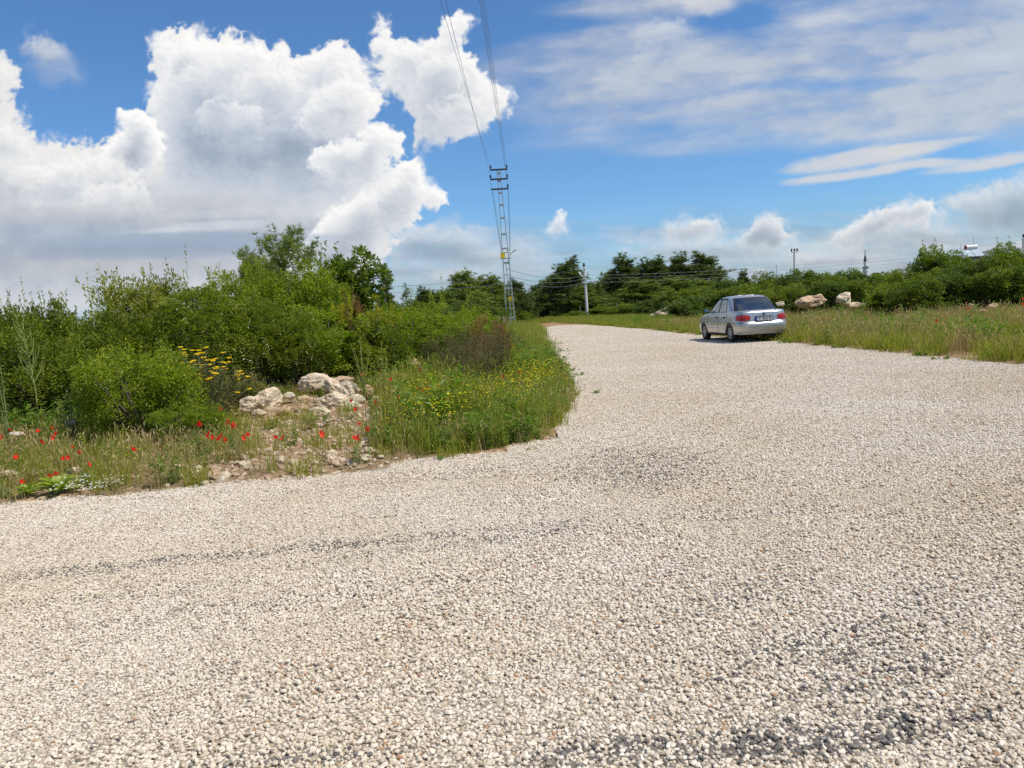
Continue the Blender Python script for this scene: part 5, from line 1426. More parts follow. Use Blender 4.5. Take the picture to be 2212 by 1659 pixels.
    # ---- greenhouse
    def gh(a, t):
        t = np.asarray(t, float)
        z0, z1 = .93, 1.42
        yr = np.interp(t, [0, .5, .8, .93, 1], [-1.53, -1.20, -.955, -.82, -.62]); yf = np.interp(t, [0, .5, .8, .93, 1], [1.06, .58, .27, .13, -.06])
        W = np.interp(t, [0, .5, .82, .94, 1], [.775, .695, .628, .570, .46])
        z = z0 + (z1 - z0) * np.interp(t, [0, .8, .94, 1], [0, .855, .965, 1.0])
        yc, L = (yr + yf) / 2, (yf - yr) / 2
        c, s = np.cos(a), np.sin(a); n = 5.5
        x = W * np.sign(c) * np.abs(c) ** (2 / n)
        y = yc + L * np.sign(s) * np.abs(s) ** (2 / n)
        # belt follows the body's shoulder
        sy = np.clip((y + .30) / 1.0, -1, 1)
        return np.stack([x, y, z - .02 * (1 - t) + (.030 * (1 - (x / .62) ** 2) - .055 * sy ** 2) * t ** 3], -1)
    def gnorm(a, t):
        e = 1e-3; u = gh(a + e, t) - gh(a - e, t); v = gh(a, np.minimum(t + e, 1)) - gh(a, np.maximum(t - e, 0))
        n = np.cross(u, v); n /= np.linalg.norm(n, axis=-1, keepdims=True) + 1e-9
        out = gh(a, t) * np.array([1, 1, 0]); s = np.sign((n * (gh(a, t) - np.array([0, -.25, 1.0]))).sum(-1, keepdims=True)); return n * s
    def ang_x(x, t, rear=True):                             # angle whose point has this x on the rear or front
        W = np.interp(t, [0, .5, .82, .94, 1], [.775, .695, .628, .570, .46]); r = np.clip(np.abs(x) / W, 0, 1) ** (5.5 / 2)
        a = np.arccos(np.clip(r, 0, 1)); a = np.where(x < 0, math.pi - a, a)
        return -a if rear else a
    def ang_y(y, t, right):
        yr = np.interp(t, [0, .5, .8, .93, 1], [-1.53, -1.20, -.955, -.82, -.62]); yf = np.interp(t, [0, .5, .8, .93, 1], [1.06, .58, .27, .13, -.06])
        s = (y - (yr + yf) / 2) / ((yf - yr) / 2); r = np.clip(np.abs(s), 0, 1) ** (5.5 / 2); a = np.arcsin(np.clip(r, 0, 1)) * np.sign(s)
        return a if right else math.pi - a
    # openings as (angle, t) rounded outlines
    def quad_patch(corner, kind, m=18, n=14, off=.004, right=True, inset=0.0, rnd=.0):
        """a window: corner list of (coordinate, t) BL, BR, TR, TL on the shell"""
        u = np.linspace(inset, 1 - inset, m); v = np.linspace(inset, 1 - inset, n)
        U, V = np.meshgrid(u, v)
        c = np.array(corner, float)
        Cx = (1 - V) * ((1 - U) * c[0, 0] + U * c[1, 0]) + V * ((1 - U) * c[3, 0] + U * c[2, 0])
        Tt = (1 - V) * ((1 - U) * c[0, 1] + U * c[1, 1]) + V * ((1 - U) * c[3, 1] + U * c[2, 1])
        a = ang_x(Cx, Tt, kind == 'rear') if kind in ('rear', 'front') else ang_y(Cx, Tt, right)
        return gh(a, Tt) + gnorm(a, Tt) * off
    REAR = [(-.655, .10), (.655, .10), (.515, .83), (-.515, .83)]
    FRONT = [(.66, .06), (-.66, .06), (-.52, .86), (.52, .86)]
    def side(right):
        return [[(-.175, .06), (.60, .06), (.215, .80), (-.175, .80)], [(-.87, .07), (-.235, .06), (-.235, .80), (-.66, .80)]] if right else [[(.60, .06), (-.175, .06), (-.175, .80), (.215, .80)], [(-.235, .06), (-.87, .07), (-.66, .80), (-.235, .80)]]
    ng, ntt = 260, 60
    aa = np.linspace(0, 2 * math.pi, ng + 1); ts = np.concatenate([np.linspace(-.02, .9, ntt), np.linspace(.915, 1, 8)])
    AA, TT = np.meshgrid(aa, ts); Gp = gh(AA, np.clip(TT, 0, 1)); Gp[..., 2] += np.minimum(TT, 0) * .6
    b = MB(); b.grid(Gp)
    # roof cap
    tp = Gp[-1]; b.grid(np.stack([tp * np.array([s, 1, 1]) + np.array([0, 0, .014 * (1 - s * s)]) for s in (1, .8, .6, .4, .2, 0)], 0))
    F = np.concatenate(b.F4); V = np.concatenate(b.V); cen = V[F].mean(1)
    def inside(c2, poly): return poly_sd(c2[:, 0], c2[:, 1], poly) > 0
    kill = np.zeros(len(F), bool)
    tz = np.interp(cen[:, 2], gh(np.full(400, .0), np.linspace(0, 1, 400))[:, 2], np.linspace(0, 1, 400))
    nside = len(b.F4[0])
    isw = np.arange(len(F)) < nside
    yr = np.interp(tz, [0, .5, .8, .93, 1], [-1.53, -1.20, -.955, -.82, -.62]); yf = np.interp(tz, [0, .5, .8, .93, 1], [1.06, .58, .27, .13, -.06])
    rearish = cen[:, 1] < yr + .17; frontish = cen[:, 1] > yf - .17
    xy = np.stack([cen[:, 0], tz], 1)
    kill |= isw & rearish & inside(xy, REAR); kill |= isw & frontish & inside(xy, FRONT[::-1])
    yt = np.stack([cen[:, 1], tz], 1)
    for w in side(True): kill |= isw & (np.abs(cen[:, 0]) > .40) & ~rearish & ~frontish & inside(yt, w)
    Fk = F[~kill]
    mk('roof_and_pillars', V, [Fk], PAINT, root, None, True)
    for nm, c, kd in (('rear_window', REAR, 'rear'), ('windscreen', FRONT, 'front')):
        b = MB(); b.grid(quad_patch(c, kd, 24, 16, .006, inset=-.015)); w = b.build(nm, GLASS, root, smooth=True)
        b = MB()                                            # black edge print
        P = quad_patch(c, kd, 33, 23, .009, inset=-.018)
        k = 1
        b.grid(P[:2]); b.grid(P[-3:]); b.grid(P[:, :2]); b.grid(P[:, -2:])
        b.build('edge_seal', BLACK, w, smooth=True)
    for right in (False, True):
        for i, c in enumerate(side(right)):
            b = MB(); b.grid(quad_patch(c, 'side', 18, 14, .004, right, inset=-.01)); w = b.build('side_window', GLASS, root, smooth=True)
            b = MB(); P = quad_patch(c, 'side', 29, 23, .007, right, inset=-.02)
            b.grid(P[:2]); b.grid(P[-2:]); b.grid(P[:, :2]); b.grid(P[:, -2:]); b.build('window_seal', BLACK, w, smooth=True)
        # black pillar between the windows, dark rain guard along the top
        b = MB()
        c = [(-.235, .05), (-.175, .05), (-.175, .81), (-.235, .81)] if right else [(-.175, .05), (-.235, .05), (-.235, .81), (-.175, .81)]
        b.grid(quad_patch(c, 'side', 4, 14, .006, right)); b.build('centre_pillar', BLACK, root, smooth=True)
        b = MB()
        c = [(-.66, .80), (.22, .80), (.16, .85), (-.62, .85)]
        if not right: c = [c[1], c[0], c[3], c[2]]
        P = quad_patch(c, 'side', 18, 4, .022, right); b.grid(P); b.grid(quad_patch(c, 'side', 18, 4, .010, right)); b.build('rain_guard', BLACK, root, smooth=True)
    # ---- seats, shelf, dash, wheel inside
    DARK = simple('seat_cloth', (.13, .135, .145), .9, 0, .3, 30)
    b = MB()
    b.box((0, -.33, .955), (1.34, 1.9, .02)); b.box((0, -1.26, .975), (1.26, .36, .03))
    b.build('interior_trim', simple('grey_trim', (.10, .105, .11), .85), root)
    for x in (-.36, .36):
        for y, hz in ((-.05, 1.06), (-.80, 1.0)):
            b = MB(); prof_ = [(.0, -.0), (.20, 0), (.235, .05), (.22, .12), (.12, .16), (0, .165)]
            b.box((x, y, .98), (.44, .12, .12)); P = []
            for zz, wd, th in ((.94, .22, .07), (1.03, .22, .065), (1.09, .19, .05), (1.105, .15, .03)):
                P.append([(x + wd * math.cos(q), y + th * math.sin(q), zz + (hz - 1.06)) for q in np.linspace(0, 2 * math.pi, 17)])
            b.grid(np.array(P)); s = b.build('seat', DARK, root, smooth=True)
            b = MB(); P = []
            for zz, wd, th in ((1.10, .02, .02), (1.13, .10, .04), (1.17, .135, .055), (1.24, .13, .05), (1.275, .09, .03), (1.28, .0, .0)):
                P.append([(x + wd * math.cos(q), y - .01 + th * math.sin(q), zz + (hz - 1.06)) for q in np.linspace(0, 2 * math.pi, 17)])
            b.grid(np.array(P)); b.build('headrest', DARK, s, smooth=True)
    b = MB(); b.box((0, .62, .975), (1.3, .45, .07)); b.build('dashboard', BLACK, root)
    b = MB(); q = np.linspace(0, 2 * math.pi, 25); b.tube(np.stack([-.36 + .18 * np.cos(q), .40 - .06 * np.sin(q), 1.02 + .17 * np.sin(q)], 1), .014, 6, cap=False); b.build('steering_wheel', BLACK, root)
    b = MB(); b.box((0, .43, 1.33), (.22, .02, .06)); b.build('rear_view_mirror', BLACK, root)
    # papers on the rear shelf
    b = MB(); b.box((-.30, -1.22, .995), (.40, .16, .008)); b.box((.10, -1.22, .997), (.36, .14, .008)); b.build('shelf_papers', simple('paper', (.62, .66, .66), .7), root)
    # ---- patches on the body shell
    at_ = np.linspace(-math.pi / 2, 0, 4000); pt_ = body(at_, np.full(4000, .75)); as_ = np.concatenate([[0], np.cumsum(np.linalg.norm(np.diff(pt_[:, :2], axis=0), axis=1))])
    def ang_bx(x, z):                                       # x measured along the skin from the middle of the tail
        a = np.interp(np.abs(x), as_, at_); return np.where(x < 0, -math.pi - a, a)
    def ang_by(y, z, right):
        L, W = prof(z); y = np.where(y > 0, y / .995, y); r = np.clip(np.abs(y) / L, 0, 1) ** (NE / 2); a = np.arcsin(r) * np.sign(y); return a if right else math.pi - a
    def rear_pt(x, z, off): return body(ang_bx(np.asarray(x, float), z), np.asarray(z, float), off)
    def rear_grid(x0, x1, z0, z1, off, m=16, n=8, rd=.0, shape=None):
        U, V = np.meshgrid(np.linspace(-1, 1, m), np.linspace(-1, 1, n))
        if rd:                                             # rounded rectangle
            e = rd; k = np.maximum(np.abs(U), np.abs(V)) + 1e-9; h = (np.abs(U / k) ** e + np.abs(V / k) ** e) ** (1 / e); U, V = U / h, V / h
        X = (x0 + x1) / 2 + U * (x1 - x0) / 2; Z = (z0 + z1) / 2 + V * (z1 - z0) / 2
        if shape is not None: X, Z = shape(X, Z)
        return rear_pt(X, Z, off)
    for s in (-1, 1):
        def shp(X, Z, s=s): return X * s, Z + .018 * (np.abs(X) - .6) * 1.0
        b = MB(); b.grid(rear_grid(.42, .93, .665, .835, .010, 24, 12, 3.2, shp)); lamp = b.build('tail_light', LENS, root, smooth=True)
        b = MB(); b.grid(rear_grid(.435, .915, .755, .825, .015, 22, 7, 3.2, shp)); b.build('upper_lens', LENS2, lamp, smooth=True)
        b = MB(); b.grid(rear_grid(.655, .664, .668, .832, .017, 3, 8, 0, shp)); b.build('lens_divider', simple('lens_seam', (.12, .01, .01), .4), lamp)
        b = MB(); b.grid(rear_grid(.41, .945, .655, .845, .005, 24, 12, 3.2, shp)); b.build('lamp_seal', simple('lamp_edge', (.30, .20, .19), .5), lamp, smooth=True)
    # number plate in its framed recess with a bright handle bar above
    b = MB(); b.grid(rear_grid(-.315, .315, .625, .830, .012, 20, 10, 6)); rec = b.build('plate_surround', PAINT, root, smooth=True)
    b = MB(); b.grid(rear_grid(-.288, .288, .640, .788, .016, 18, 8, 8)); b.build('plate_recess', BLACK, rec, smooth=True)
    yb = -1.985
    b = MB(); b.box((0, yb - .001, .714), (.52, .012, .113)); pl = b.build('number_plate', simple('plate_white', (.74, .74, .74), .45), root)
    b = MB(); b.box((-.240, yb - .0085, .714), (.038, .003, .109)); b.build('blue_band', simple('plate_blue', (.02, .09, .42), .45), pl)
    def text(body_, size, loc, mat, parent, name, sx=1.0):
        cu = bpy.data.curves.new(name, 'FONT'); cu.body = body_; cu.size = size; cu.align_x = 'CENTER'; cu.align_y = 'CENTER'; cu.extrude = .0012; cu.offset = .0015
        tmp = bpy.data.objects.new(name, cu); C.objects.link(tmp); bpy.context.view_layer.update()
        me = bpy.data.meshes.new_from_object(tmp.evaluated_get(bpy.context.evaluated_depsgraph_get())); bpy.data.objects.remove(tmp); me.materials.clear(); me.materials.append(mat)
        o = bpy.data.objects.new(name, me); C.objects.link(o); o.parent = parent; o.location = loc; o.rotation_euler = (math.pi / 2, 0, 0); o.scale = (sx, 1, 1); return o
    INK = simple('plate_ink', (.015, .015, .016), .5)
    text('07 BGE 44', .102, (.022, yb - .0085, .712), INK, pl, 'plate_lettering', .93)
    b = MB(); b.box((0, yb - .004, .775), (.54, .022, .012)); b.box((0, yb - .004, .653), (.54, .022, .012)); b.build('plate_holder', BLACK, pl)
    b = MB(); b.grid(rear_grid(-.28, .28, .800, .828, .030, 18, 6, 4)); b.build('boot_handle', PAINT, root, smooth=True)
    b = MB(); b.lathe([(0, .010), (.034, .009), (.040, .004), (.041, -.02)], (0, -1.975, .850), 20, [[1, 0, 0], [0, 0, -1], [0, 1, 0]]); b.build('badge', simple('badge_grey', (.14, .13, .15), .3, .6), root, smooth=True)
    b = MB(); b.lathe([(0, .004), (.012, .004), (.013, -.02)], (.385, -1.957, .765), 14, [[1, 0, 0], [0, 0, -1], [0, 1, 0]]); b.build('boot_lock', BLACK, root)
    text('ALBEA', .052, (-.405, -1.968, .640), simple('script_grey', (.12, .12, .125), .35, .6), root, 'model_lettering', 1.2)
    # panel gaps: boot lid, bumper line, doors
    def strip(P, w, nm, parent, mat=GAP):
        b = MB(); b.tube(P, w, 4); return b.build(nm, mat, parent)
    z = np.linspace(.60, .945, 14)
    for s in (-1, 1):
        xs = s * np.interp(z, [.60, .66, .84, .945], [.47, .40, .54, .66])
        xs = s * np.interp(z, [.60, .640, .665, .835, .85, .945], [.50, .53, .655, .655, .67, .69])
        strip(rear_pt(xs, z, .002), .0035, 'boot_gap', root)
    x = np.linspace(-1.1, 1.1, 60); strip(rear_pt(x, np.full(60, .603), .004), .004, 'bumper_gap', root)
    strip(rear_pt(x, np.full(60, .318), .003), .0035, 'bumper_crease', root)
    for right in (False, True):
        sgn = 1 if right else -1
        def sp_(y, z, off=.002): return body(ang_by(np.asarray(y, float), np.asarray(z, float), right), np.asarray(z, float), off)
        strip(sp_(np.full(12, -.205), np.linspace(.26, .90, 12)), .0038, 'door_gap', root)
        zz = np.linspace(.26, .88, 12); strip(sp_(np.interp(zz, [.26, .6, .88], [.80, .84, .80]), zz), .0038, 'door_gap', root)
        zz = np.linspace(.60, .92, 12); strip(sp_(np.interp(zz, [.60, .68, .80, .92], [-.86, -.94, -.985, -.93]), zz), .0038, 'door_gap', root)
        yy_ = np.linspace(-1.99, -1.5, 12); strip(sp_(yy_, np.full(12, .603)), .0038, 'bumper_side_gap', root)
        yy_ = np.linspace(-.80, .82, 24); strip(sp_(yy_, np.full(24, .445), .003), .006, 'rub_line', root, PAINT)
        b = MB(); P = []
        for zz_, o_ in ((.195, -.02), (.215, .010), (.265, .014), (.285, .002)): P.append(sp_(np.linspace(-.83, .86, 24), np.full(24, zz_), o_))
        b.grid(np.array(P)); b.build('sill_trim', BLACK, root, smooth=True)
        for yh in (-.755, -.06):
            U, V = np.meshgrid(np.linspace(-1, 1, 10), np.linspace(-1, 1, 8)); e = 2.4; k = np.maximum(np.abs(U), np.abs(V)) + 1e-9; h = (np.abs(U / k) ** e + np.abs(V / k) ** e) ** (1 / e); U, V = U / h, V / h
            b = MB(); b.grid(sp_(yh + U * .072, .775 + V * .032, .006)); b.build('door_handle', BLACK, root, smooth=True)
        b = MB(); b.lathe([(0, .006), (.02, .005), (.022, -.01)], (sgn * .815, 1.02, .70), 12, [[0, 0, sgn], [1, 0, 0], [0, 1, 0]]); b.build('side_repeater', simple('amber_lens', (.5, .2, .03), .2), root)
        # mirror
        b = MB(); P = []
        for f, sc in ((0, .15), (.25, .9), (.6, 1.0), (1, .72)):
            q = np.linspace(0, 2 * math.pi, 17); P.append(np.stack([sgn * (.90 + .095 * np.sign(np.cos(q)) * np.abs(np.cos(q)) ** .6 * (.55 + .45 * sc)), .60 + .10 * f + 0 * q, 1.0 + .062 * sc * np.sign(np.sin(q)) * np.abs(np.sin(q)) ** .6], 1))
        b.grid(np.array(P)); b.bar((sgn * .76, .64, .955), (sgn * .85, .64, .975), .04); mr = b.build('door_mirror', BLACK, root, smooth=True)
        b = MB(); b.box((sgn * .90, .604, 1.0), (.15, .006, .095)); b.build('mirror_glass', simple('mirror_silver', (.6, .65, .68), .05, 1.0), mr)
    # bumper reflectors / lower lip
    b = MB(); b.grid(rear_grid(-.9, .9, .245, .285, .004, 26, 4)); b.build('bumper_lip', simple('grey_lip', (.40, .40, .40), .5), root, smooth=True)
    # ---- wheels
    for sx in (-1, 1):
        for y in (AX_R, AX_F):
            Rm = np.array([[0, 0, sx], [1, 0, 0], [0, sx * 1.0, 0]], float)
            if np.linalg.det(Rm) < 0: Rm[:, 0] *= -1
            c = (sx * .715, y, .288)
            b = MB(); b.lathe([(.17, .075), (.185, .083), (.23, .088), (.268, .080), (.286, .055), (.290, .0), (.286, -.055), (.268, -.080), (.19, -.085), (.17, -.07)], c, 40, Rm); wt = b.build('wheel', RUB, root, smooth=True)
            b = MB(); b.lathe([(0, .070), (.03, .072), (.035, .066), (.10, .070), (.150, .076), (.172, .080), (.184, .074), (.186, .05)], c, 40, Rm); b.build('wheel_cover', HUB, wt, smooth=True)
            b = MB()
            for k in range(10):
                a = k * math.pi / 5; p = np.array([math.cos(a) * .118, math.sin(a) * .118, .0725]); d = np.array([math.cos(a), math.sin(a), 0.0]); e = np.array([-math.sin(a), math.cos(a), 0])
                q = np.linspace(0, 2 * math.pi, 13)[:-1]; pts = p + d * .033 * np.cos(q)[:, None] + e * (.017 + .006 * np.cos(q))[:, None] * np.sin(q)[:, None]; pts[:, 2] = np.interp(np.linalg.norm(pts[:, :2], axis=1), [.07, .10, .15], [.0705, .0725, .0785]) + .002
                pts = np.concatenate([pts, [p + np.array([0, 0, .003])]]) @ Rm.T + np.array(c)
                b.add(pts, [(12, i, (i + 1) % 12) for i in range(12)])
            b.build('cover_slot', BLACK, wt)
    return root
car()

# ------------------------------------------------------------------ poles and wires
GALV = simple('galvanised_steel', (.40, .44, .42), .5, .35, .18, 5)
DARKSTEEL = simple('dark_painted_steel', (.055, .060, .065), .6, .2, .2, 4)
PORC = simple('brown_black_porcelain', (.030, .022, .020), .25, 0, .2, 6)
YSIGN = simple('yellow_warning_plate', (.82, .55, .02), .5)
CONC = simple('pale_concrete', (.74, .72, .66), .85, 0, .16, 3)
WIRE = simple('aluminium_conductor', (.20, .21, .22), .5, .4)
WIREL = simple('bright_conductor', (.50, .52, .52), .5, .3)
def insulator(parent, p, s=1.0, up=True):
    b = MB(); k = 1
    b.lathe([(0, 0), (.02 * s, 0), (.02 * s, .05 * s), (.06 * s, .06 * s), (.075 * s, .09 * s), (.045 * s, .11 * s), (.065 * s, .13 * s), (.070 * s, .16 * s), (.040 * s, .18 * s), (.055 * s, .20 * s), (.055 * s, .23 * s), (.03 * s, .26 * s), (0, .265 * s)], p, 12)
    return b.build('insulator', PORC, parent, smooth=True)
def lattice_pole():
    D = 66.0
    base = at_depth(1105, 706, D); top = at_depth(1076.5, 366, D)
    base[2] = -.1
    o = empty('lattice_pole', tuple(base)); tag(o, 'grey steel lattice power pole with three dark crossarms left of the road', 'power pole')
    ax = top - base; H = np.linalg.norm(ax)
    def P(t, u, v=0.0):                                     # t along the pole, u across, v depth
        w = .36 * (1 - t) + .115 * t
        return ax * t + np.array([u * w, v * w, 0])
    b = MB()
    for u in (-1, 1):
        for v in (-.85, .85):
            for k in range(10):
                b.bar(P(k / 10, u, v), P((k + 1) / 10, u, v), .085 if k < 5 else .065, .07)
    b.build('leg_angles', GALV, o)
    for t in (.075, .26, .42, .51, .60, .70, .78, .855, .93, .975):
        for v in (-.88, .88):
            b = MB(); h = .16 if t < .45 else .12
            a, c = P(t, -1.06, v), P(t, 1.06, v); b.box((a + c) / 2, (abs(c[0] - a[0]) + .05, .03, h)); b.build('batten_plate', GALV, o)
    for t, a_, c_ in ((.03, .0, 1), (.13, -.1, 1), (.22, -.05, 1), (.30, -.1, 1), (.345, -1, 1), (.38, -.1, 1)):
        b = MB(); b.bar(P(t, a_, .5), P(t, c_, .5), .07); b.build('rung', GALV, o)
    b = MB(); b.bar(P(0, -.05, .6), P(.42, -.05, .6), .05); b.bar(P(0, .25, .6), P(.3, .25, .6), .03); b.build('climbing_rail', GALV, o)
    arms = []
    for py, x0, x1, ins in ((366.5, 1058.5, 1096, (1, 1)), (387, 1058.5, 1097, (1, 1)), (408.5, 1061, 1098.5, (0, 1))):
        a = at_depth(x0, py + .8, D - .12) - base; c = at_depth(x1, py - 1.2, D - .12) - base
        b = MB(); b.bar(a, c, .11, .13); ar = b.build('crossarm', DARKSTEEL, o)
        pts = []
        for p, k in ((a, ins[0]), (c, ins[1])):
            q = p + np.array([.05 if p is a else -.05, 0, .06])
            if k: insulator(ar, tuple(q), 1.25); pts.append(q + base + np.array([0, 0, .30]))
        arms.append(pts)
    # lower fittings: short arms, lamp, yellow plates
    for py, x0, x1 in ((546.5, 1080, 1101), (559, 1081, 1102), (541, 1094, 1101)):
        b = MB(); a = at_depth(x0, py, D - .1) - base; c = at_depth(x1, py - 1, D - .1) - base; b.bar(a, c, .055); b.build('bracket', DARKSTEEL, o)
    a = at_depth(1100, 551, D - .2) - base; c = at_depth(1111, 541.5, D - .5) - base
    b = MB(); b.tube([a, a * .55 + c * .45, c], .03, 6); la = b.build('lamp_arm', GALV, o)
    d = (c - a) / np.linalg.norm(c - a); b = MB(); P_ = []
    for f, r in ((-.32, .03), (-.24, .075), (0, .11), (.22, .08), (.30, .02)):
        q = np.linspace(0, 2 * math.pi, 13); u = np.cross(d, [0, 1, 0]); u /= np.linalg.norm(u); P_.append(c + d * f + np.outer(np.cos(q), u) * r * .6 + np.outer(np.sin(q), [0, 1, 0]) * r)
    b.grid(np.array(P_)); b.build('lamp_head', simple('lamp_housing', (.72, .74, .74), .4), la, smooth=True)
    b = MB(); p = at_depth(1086, 552, D - .55) - base; b.box(p, (.38, .03, .42), Matrix.Rotation(.1, 3, 'Y')); b.build('warning_plate', YSIGN, o)
    b = MB(); p = at_depth(1102, 645, D - .45) - base; b.box(p, (.24, .03, .30)); s = b.build('warning_plate', YSIGN, o)
    b = MB(); b.add([p + np.array([-.05, -.02, -.06]), p + np.array([.06, -.02, -.06]), p + np.array([0, -.02, .09])], [(0, 1, 2)]); b.build('danger_mark', INKM, s)
    # leads running down from the upper arms to the lower brackets
    for (ax0, ay0), (bx0, by0) in (((1062, 409), (1083, 545)), ((1064.5, 410), (1084.5, 545)), ((1097.3, 409), (1101.2, 541)), ((1099, 409), (1102.6, 560)), ((1060, 388), (1062, 409))):
        b = MB(); a = at_depth(ax0, ay0, D + .1) - base; c = at_depth(bx0, by0, D + .3) - base; b.tube([a, (a + c) / 2 + np.array([0, 0, -.05]), c], .014, 5); b.build('lead', WIRE, o)
    return arms
INKM = simple('black_mark', (.02, .02, .02), .6)
def catenary(a, b, sag, n=24):
    t = np.linspace(0, 1, n)[:, None]
    return a + (b - a) * t - np.array([0, 0, 1.0]) * sag * 4 * t * (1 - t)
def wire(P, label, r=.009, mat=None, group=None, name='power_line'):
    b = MB(); b.tube(P, r, 5); o = b.build(name, mat or WIRE, smooth=True); tag(o, label, 'power line', group); return o
ARMS = lattice_pole()
def overhead():
    G_ = 'conductors running from the lattice pole overhead'
    # each passes the top of the picture at the given pixel and goes on over the road
    spec = [(ARMS[0][0], 950.5, 'outer left conductor from the top crossarm passing overhead'), (ARMS[1][0], 962, 'inner left conductor from the middle crossarm passing overhead'),
            (ARMS[0][1], 1046, 'right conductor from the top crossarm passing overhead'), (ARMS[1][1], 1041, 'right conductor from the middle crossarm passing overhead'), (ARMS[2][0], 1036, 'right conductor from the lowest crossarm passing overhead')]
    for a, px, lab in spec:
        z = a[2] - .55
        d = ray(px, 0); t = (z - CAM_H) / d[2]; p = np.array([t * d[0], t * d[1], z])
        far = a + (p - a) * 2.15; far[2] = a[2] + .4
        # sag chosen so the wire goes through p
        s = 1 / 2.15; zl = a[2] + (far[2] - a[2]) * s
        wire(catenary(a, far, (zl - z) / (4 * s * (1 - s)), 40), lab, .0085, None, G_)
overhead()

def concrete_pole():
    D = 94; b0 = at_depth(1269, 688, D); b0[2] = -.2; tp = at_depth(1262.5, 580, D)
    o = empty('concrete_pole', tuple(b0)); tag(o, 'white tapering concrete pole at the far bend of the road', 'power pole')
    ax = tp - b0; b = MB(); q = np.linspace(0, 1, 9)[:, None]; b.tube(ax * q, np.linspace(.19, .13, 9), 14); b.build('shaft', CONC, o, smooth=True)
    b = MB(); b.lathe([(0, .08), (.15, .08), (.23, .04), (.23, -.02), (.14, -.05)], tuple(ax), 14); cp = b.build('cap', CONC, o)
    insulator(cp, tuple(ax + np.array([-.05, 0, .1])), 2.2)
    for t in (.72, .80, .86): 
        b = MB(); p = ax * t; b.bar(p + np.array([-.45, -.15, 0]), p + np.array([.45, -.15, 0]), .08); b.build('bracket', CONC, o)
    b = MB(); p = ax * .80; b.tube([p, p + np.array([-.35, -.2, .3]), p + np.array([-.55, -.25, .5])], .04, 6); la = b.build('lamp_arm', CONC, o)
    b = MB(); b.tube([p + np.array([-.45, -.25, .40]), p + np.array([-.62, -.28, .62]), p + np.array([-.75, -.3, .85])], np.array([.06, .16, .08]), 8); b.build('lamp_head', simple('street_lamp_white', (.75, .76, .75), .4), la, smooth=True)
    return [b0 + ax * t for t in (.86, .80, .72)]
CP = concrete_pole()
def far_poles():
    D = 118; b0 = at_depth(1718, 650, D); b0[2] = -.2; tp = at_depth(1716, 545, D)
    o = empty('utility_pole', tuple(b0)); tag(o, 'pale pole with three dark insulators rising from the right hedge', 'power pole')
    ax = tp - b0; b = MB(); b.tube([ax * 0, ax], np.array([.24, .15]), 12); b.build('shaft', CONC, o, smooth=True)
    b = MB(); b.bar(ax + np.array([-.45, 0, 0]), ax + np.array([.45, 0, 0]), .12); ar = b.build('crossarm', CONC, o)
    for x in (-.42, .0, .42): insulator(ar, tuple(ax + np.array([x, 0, .05])), 2.0)
    for t in (.70, .79, .87): b = MB(); b.bar(ax * t + np.array([-.5, -.1, 0]), ax * t + np.array([.1, -.1, 0]), .1); b.build('bracket', CONC, o)
    D = 105; b0 = at_depth(2213, 640, D); b0[2] = -.2; tp = at_depth(2210.5, 514, D)
    o = empty('utility_pole', tuple(b0)); tag(o, 'pole with a dark insulator cut off by the right edge of the photo', 'power pole')
    ax = tp - b0; b = MB(); b.tube([ax * 0, ax], np.array([.24, .15]), 12); b.build('shaft', CONC, o, smooth=True); insulator(o, tuple(ax), 2.0)
    RP = [b0 + ax * t for t in (.97, .90, .84)]
    D = 200; b0 = at_depth(1677, 610, D); b0[2] = 0; tp = at_depth(1677, 572, D)
    o = empty('antenna_mast', tuple(b0)); tag(o, 'hair thin grey mast far behind the hedge left of the utility pole', 'mast')
    b = MB(); b.tube([(0, 0, 0), tuple(tp - b0)], .07, 6); b.build('mast', GALV, o)
    return RP
RP = far_poles()
def far_wires():
    g1 = 'far wires right of the concrete pole'; nm = ('upper', 'middle', 'lower')
    for i in range(3):
        wire(catenary(CP[i] + np.array([.4, -.15, 0]), RP[i], .9), nm[i] + ' far wire from the concrete pole to the right edge', .013, WIRE, g1)
    base = at_depth(1100, 0, 66)
    for i, py in enumerate((583, 597, 607)):
        a = at_depth(1101, py, 66.3)
        wire(catenary(a, CP[i] + np.array([-.4, -.15, 0]), .5), nm[i] + ' wire between the lattice pole and the concrete pole', .018, WIRE, 'wires between the two poles')
    for i, (py, qy) in enumerate(((600, 606), (612, 622))):
        a = at_depth(1092, py, 66.3); b = at_depth(620, qy + 12, 64.0)
        wire(catenary(a, b, .35), ('upper', 'lower')[i] + ' wire running left from the lattice pole behind the thicket', .016, WIRE, 'wires left of the lattice pole')
far_wires()

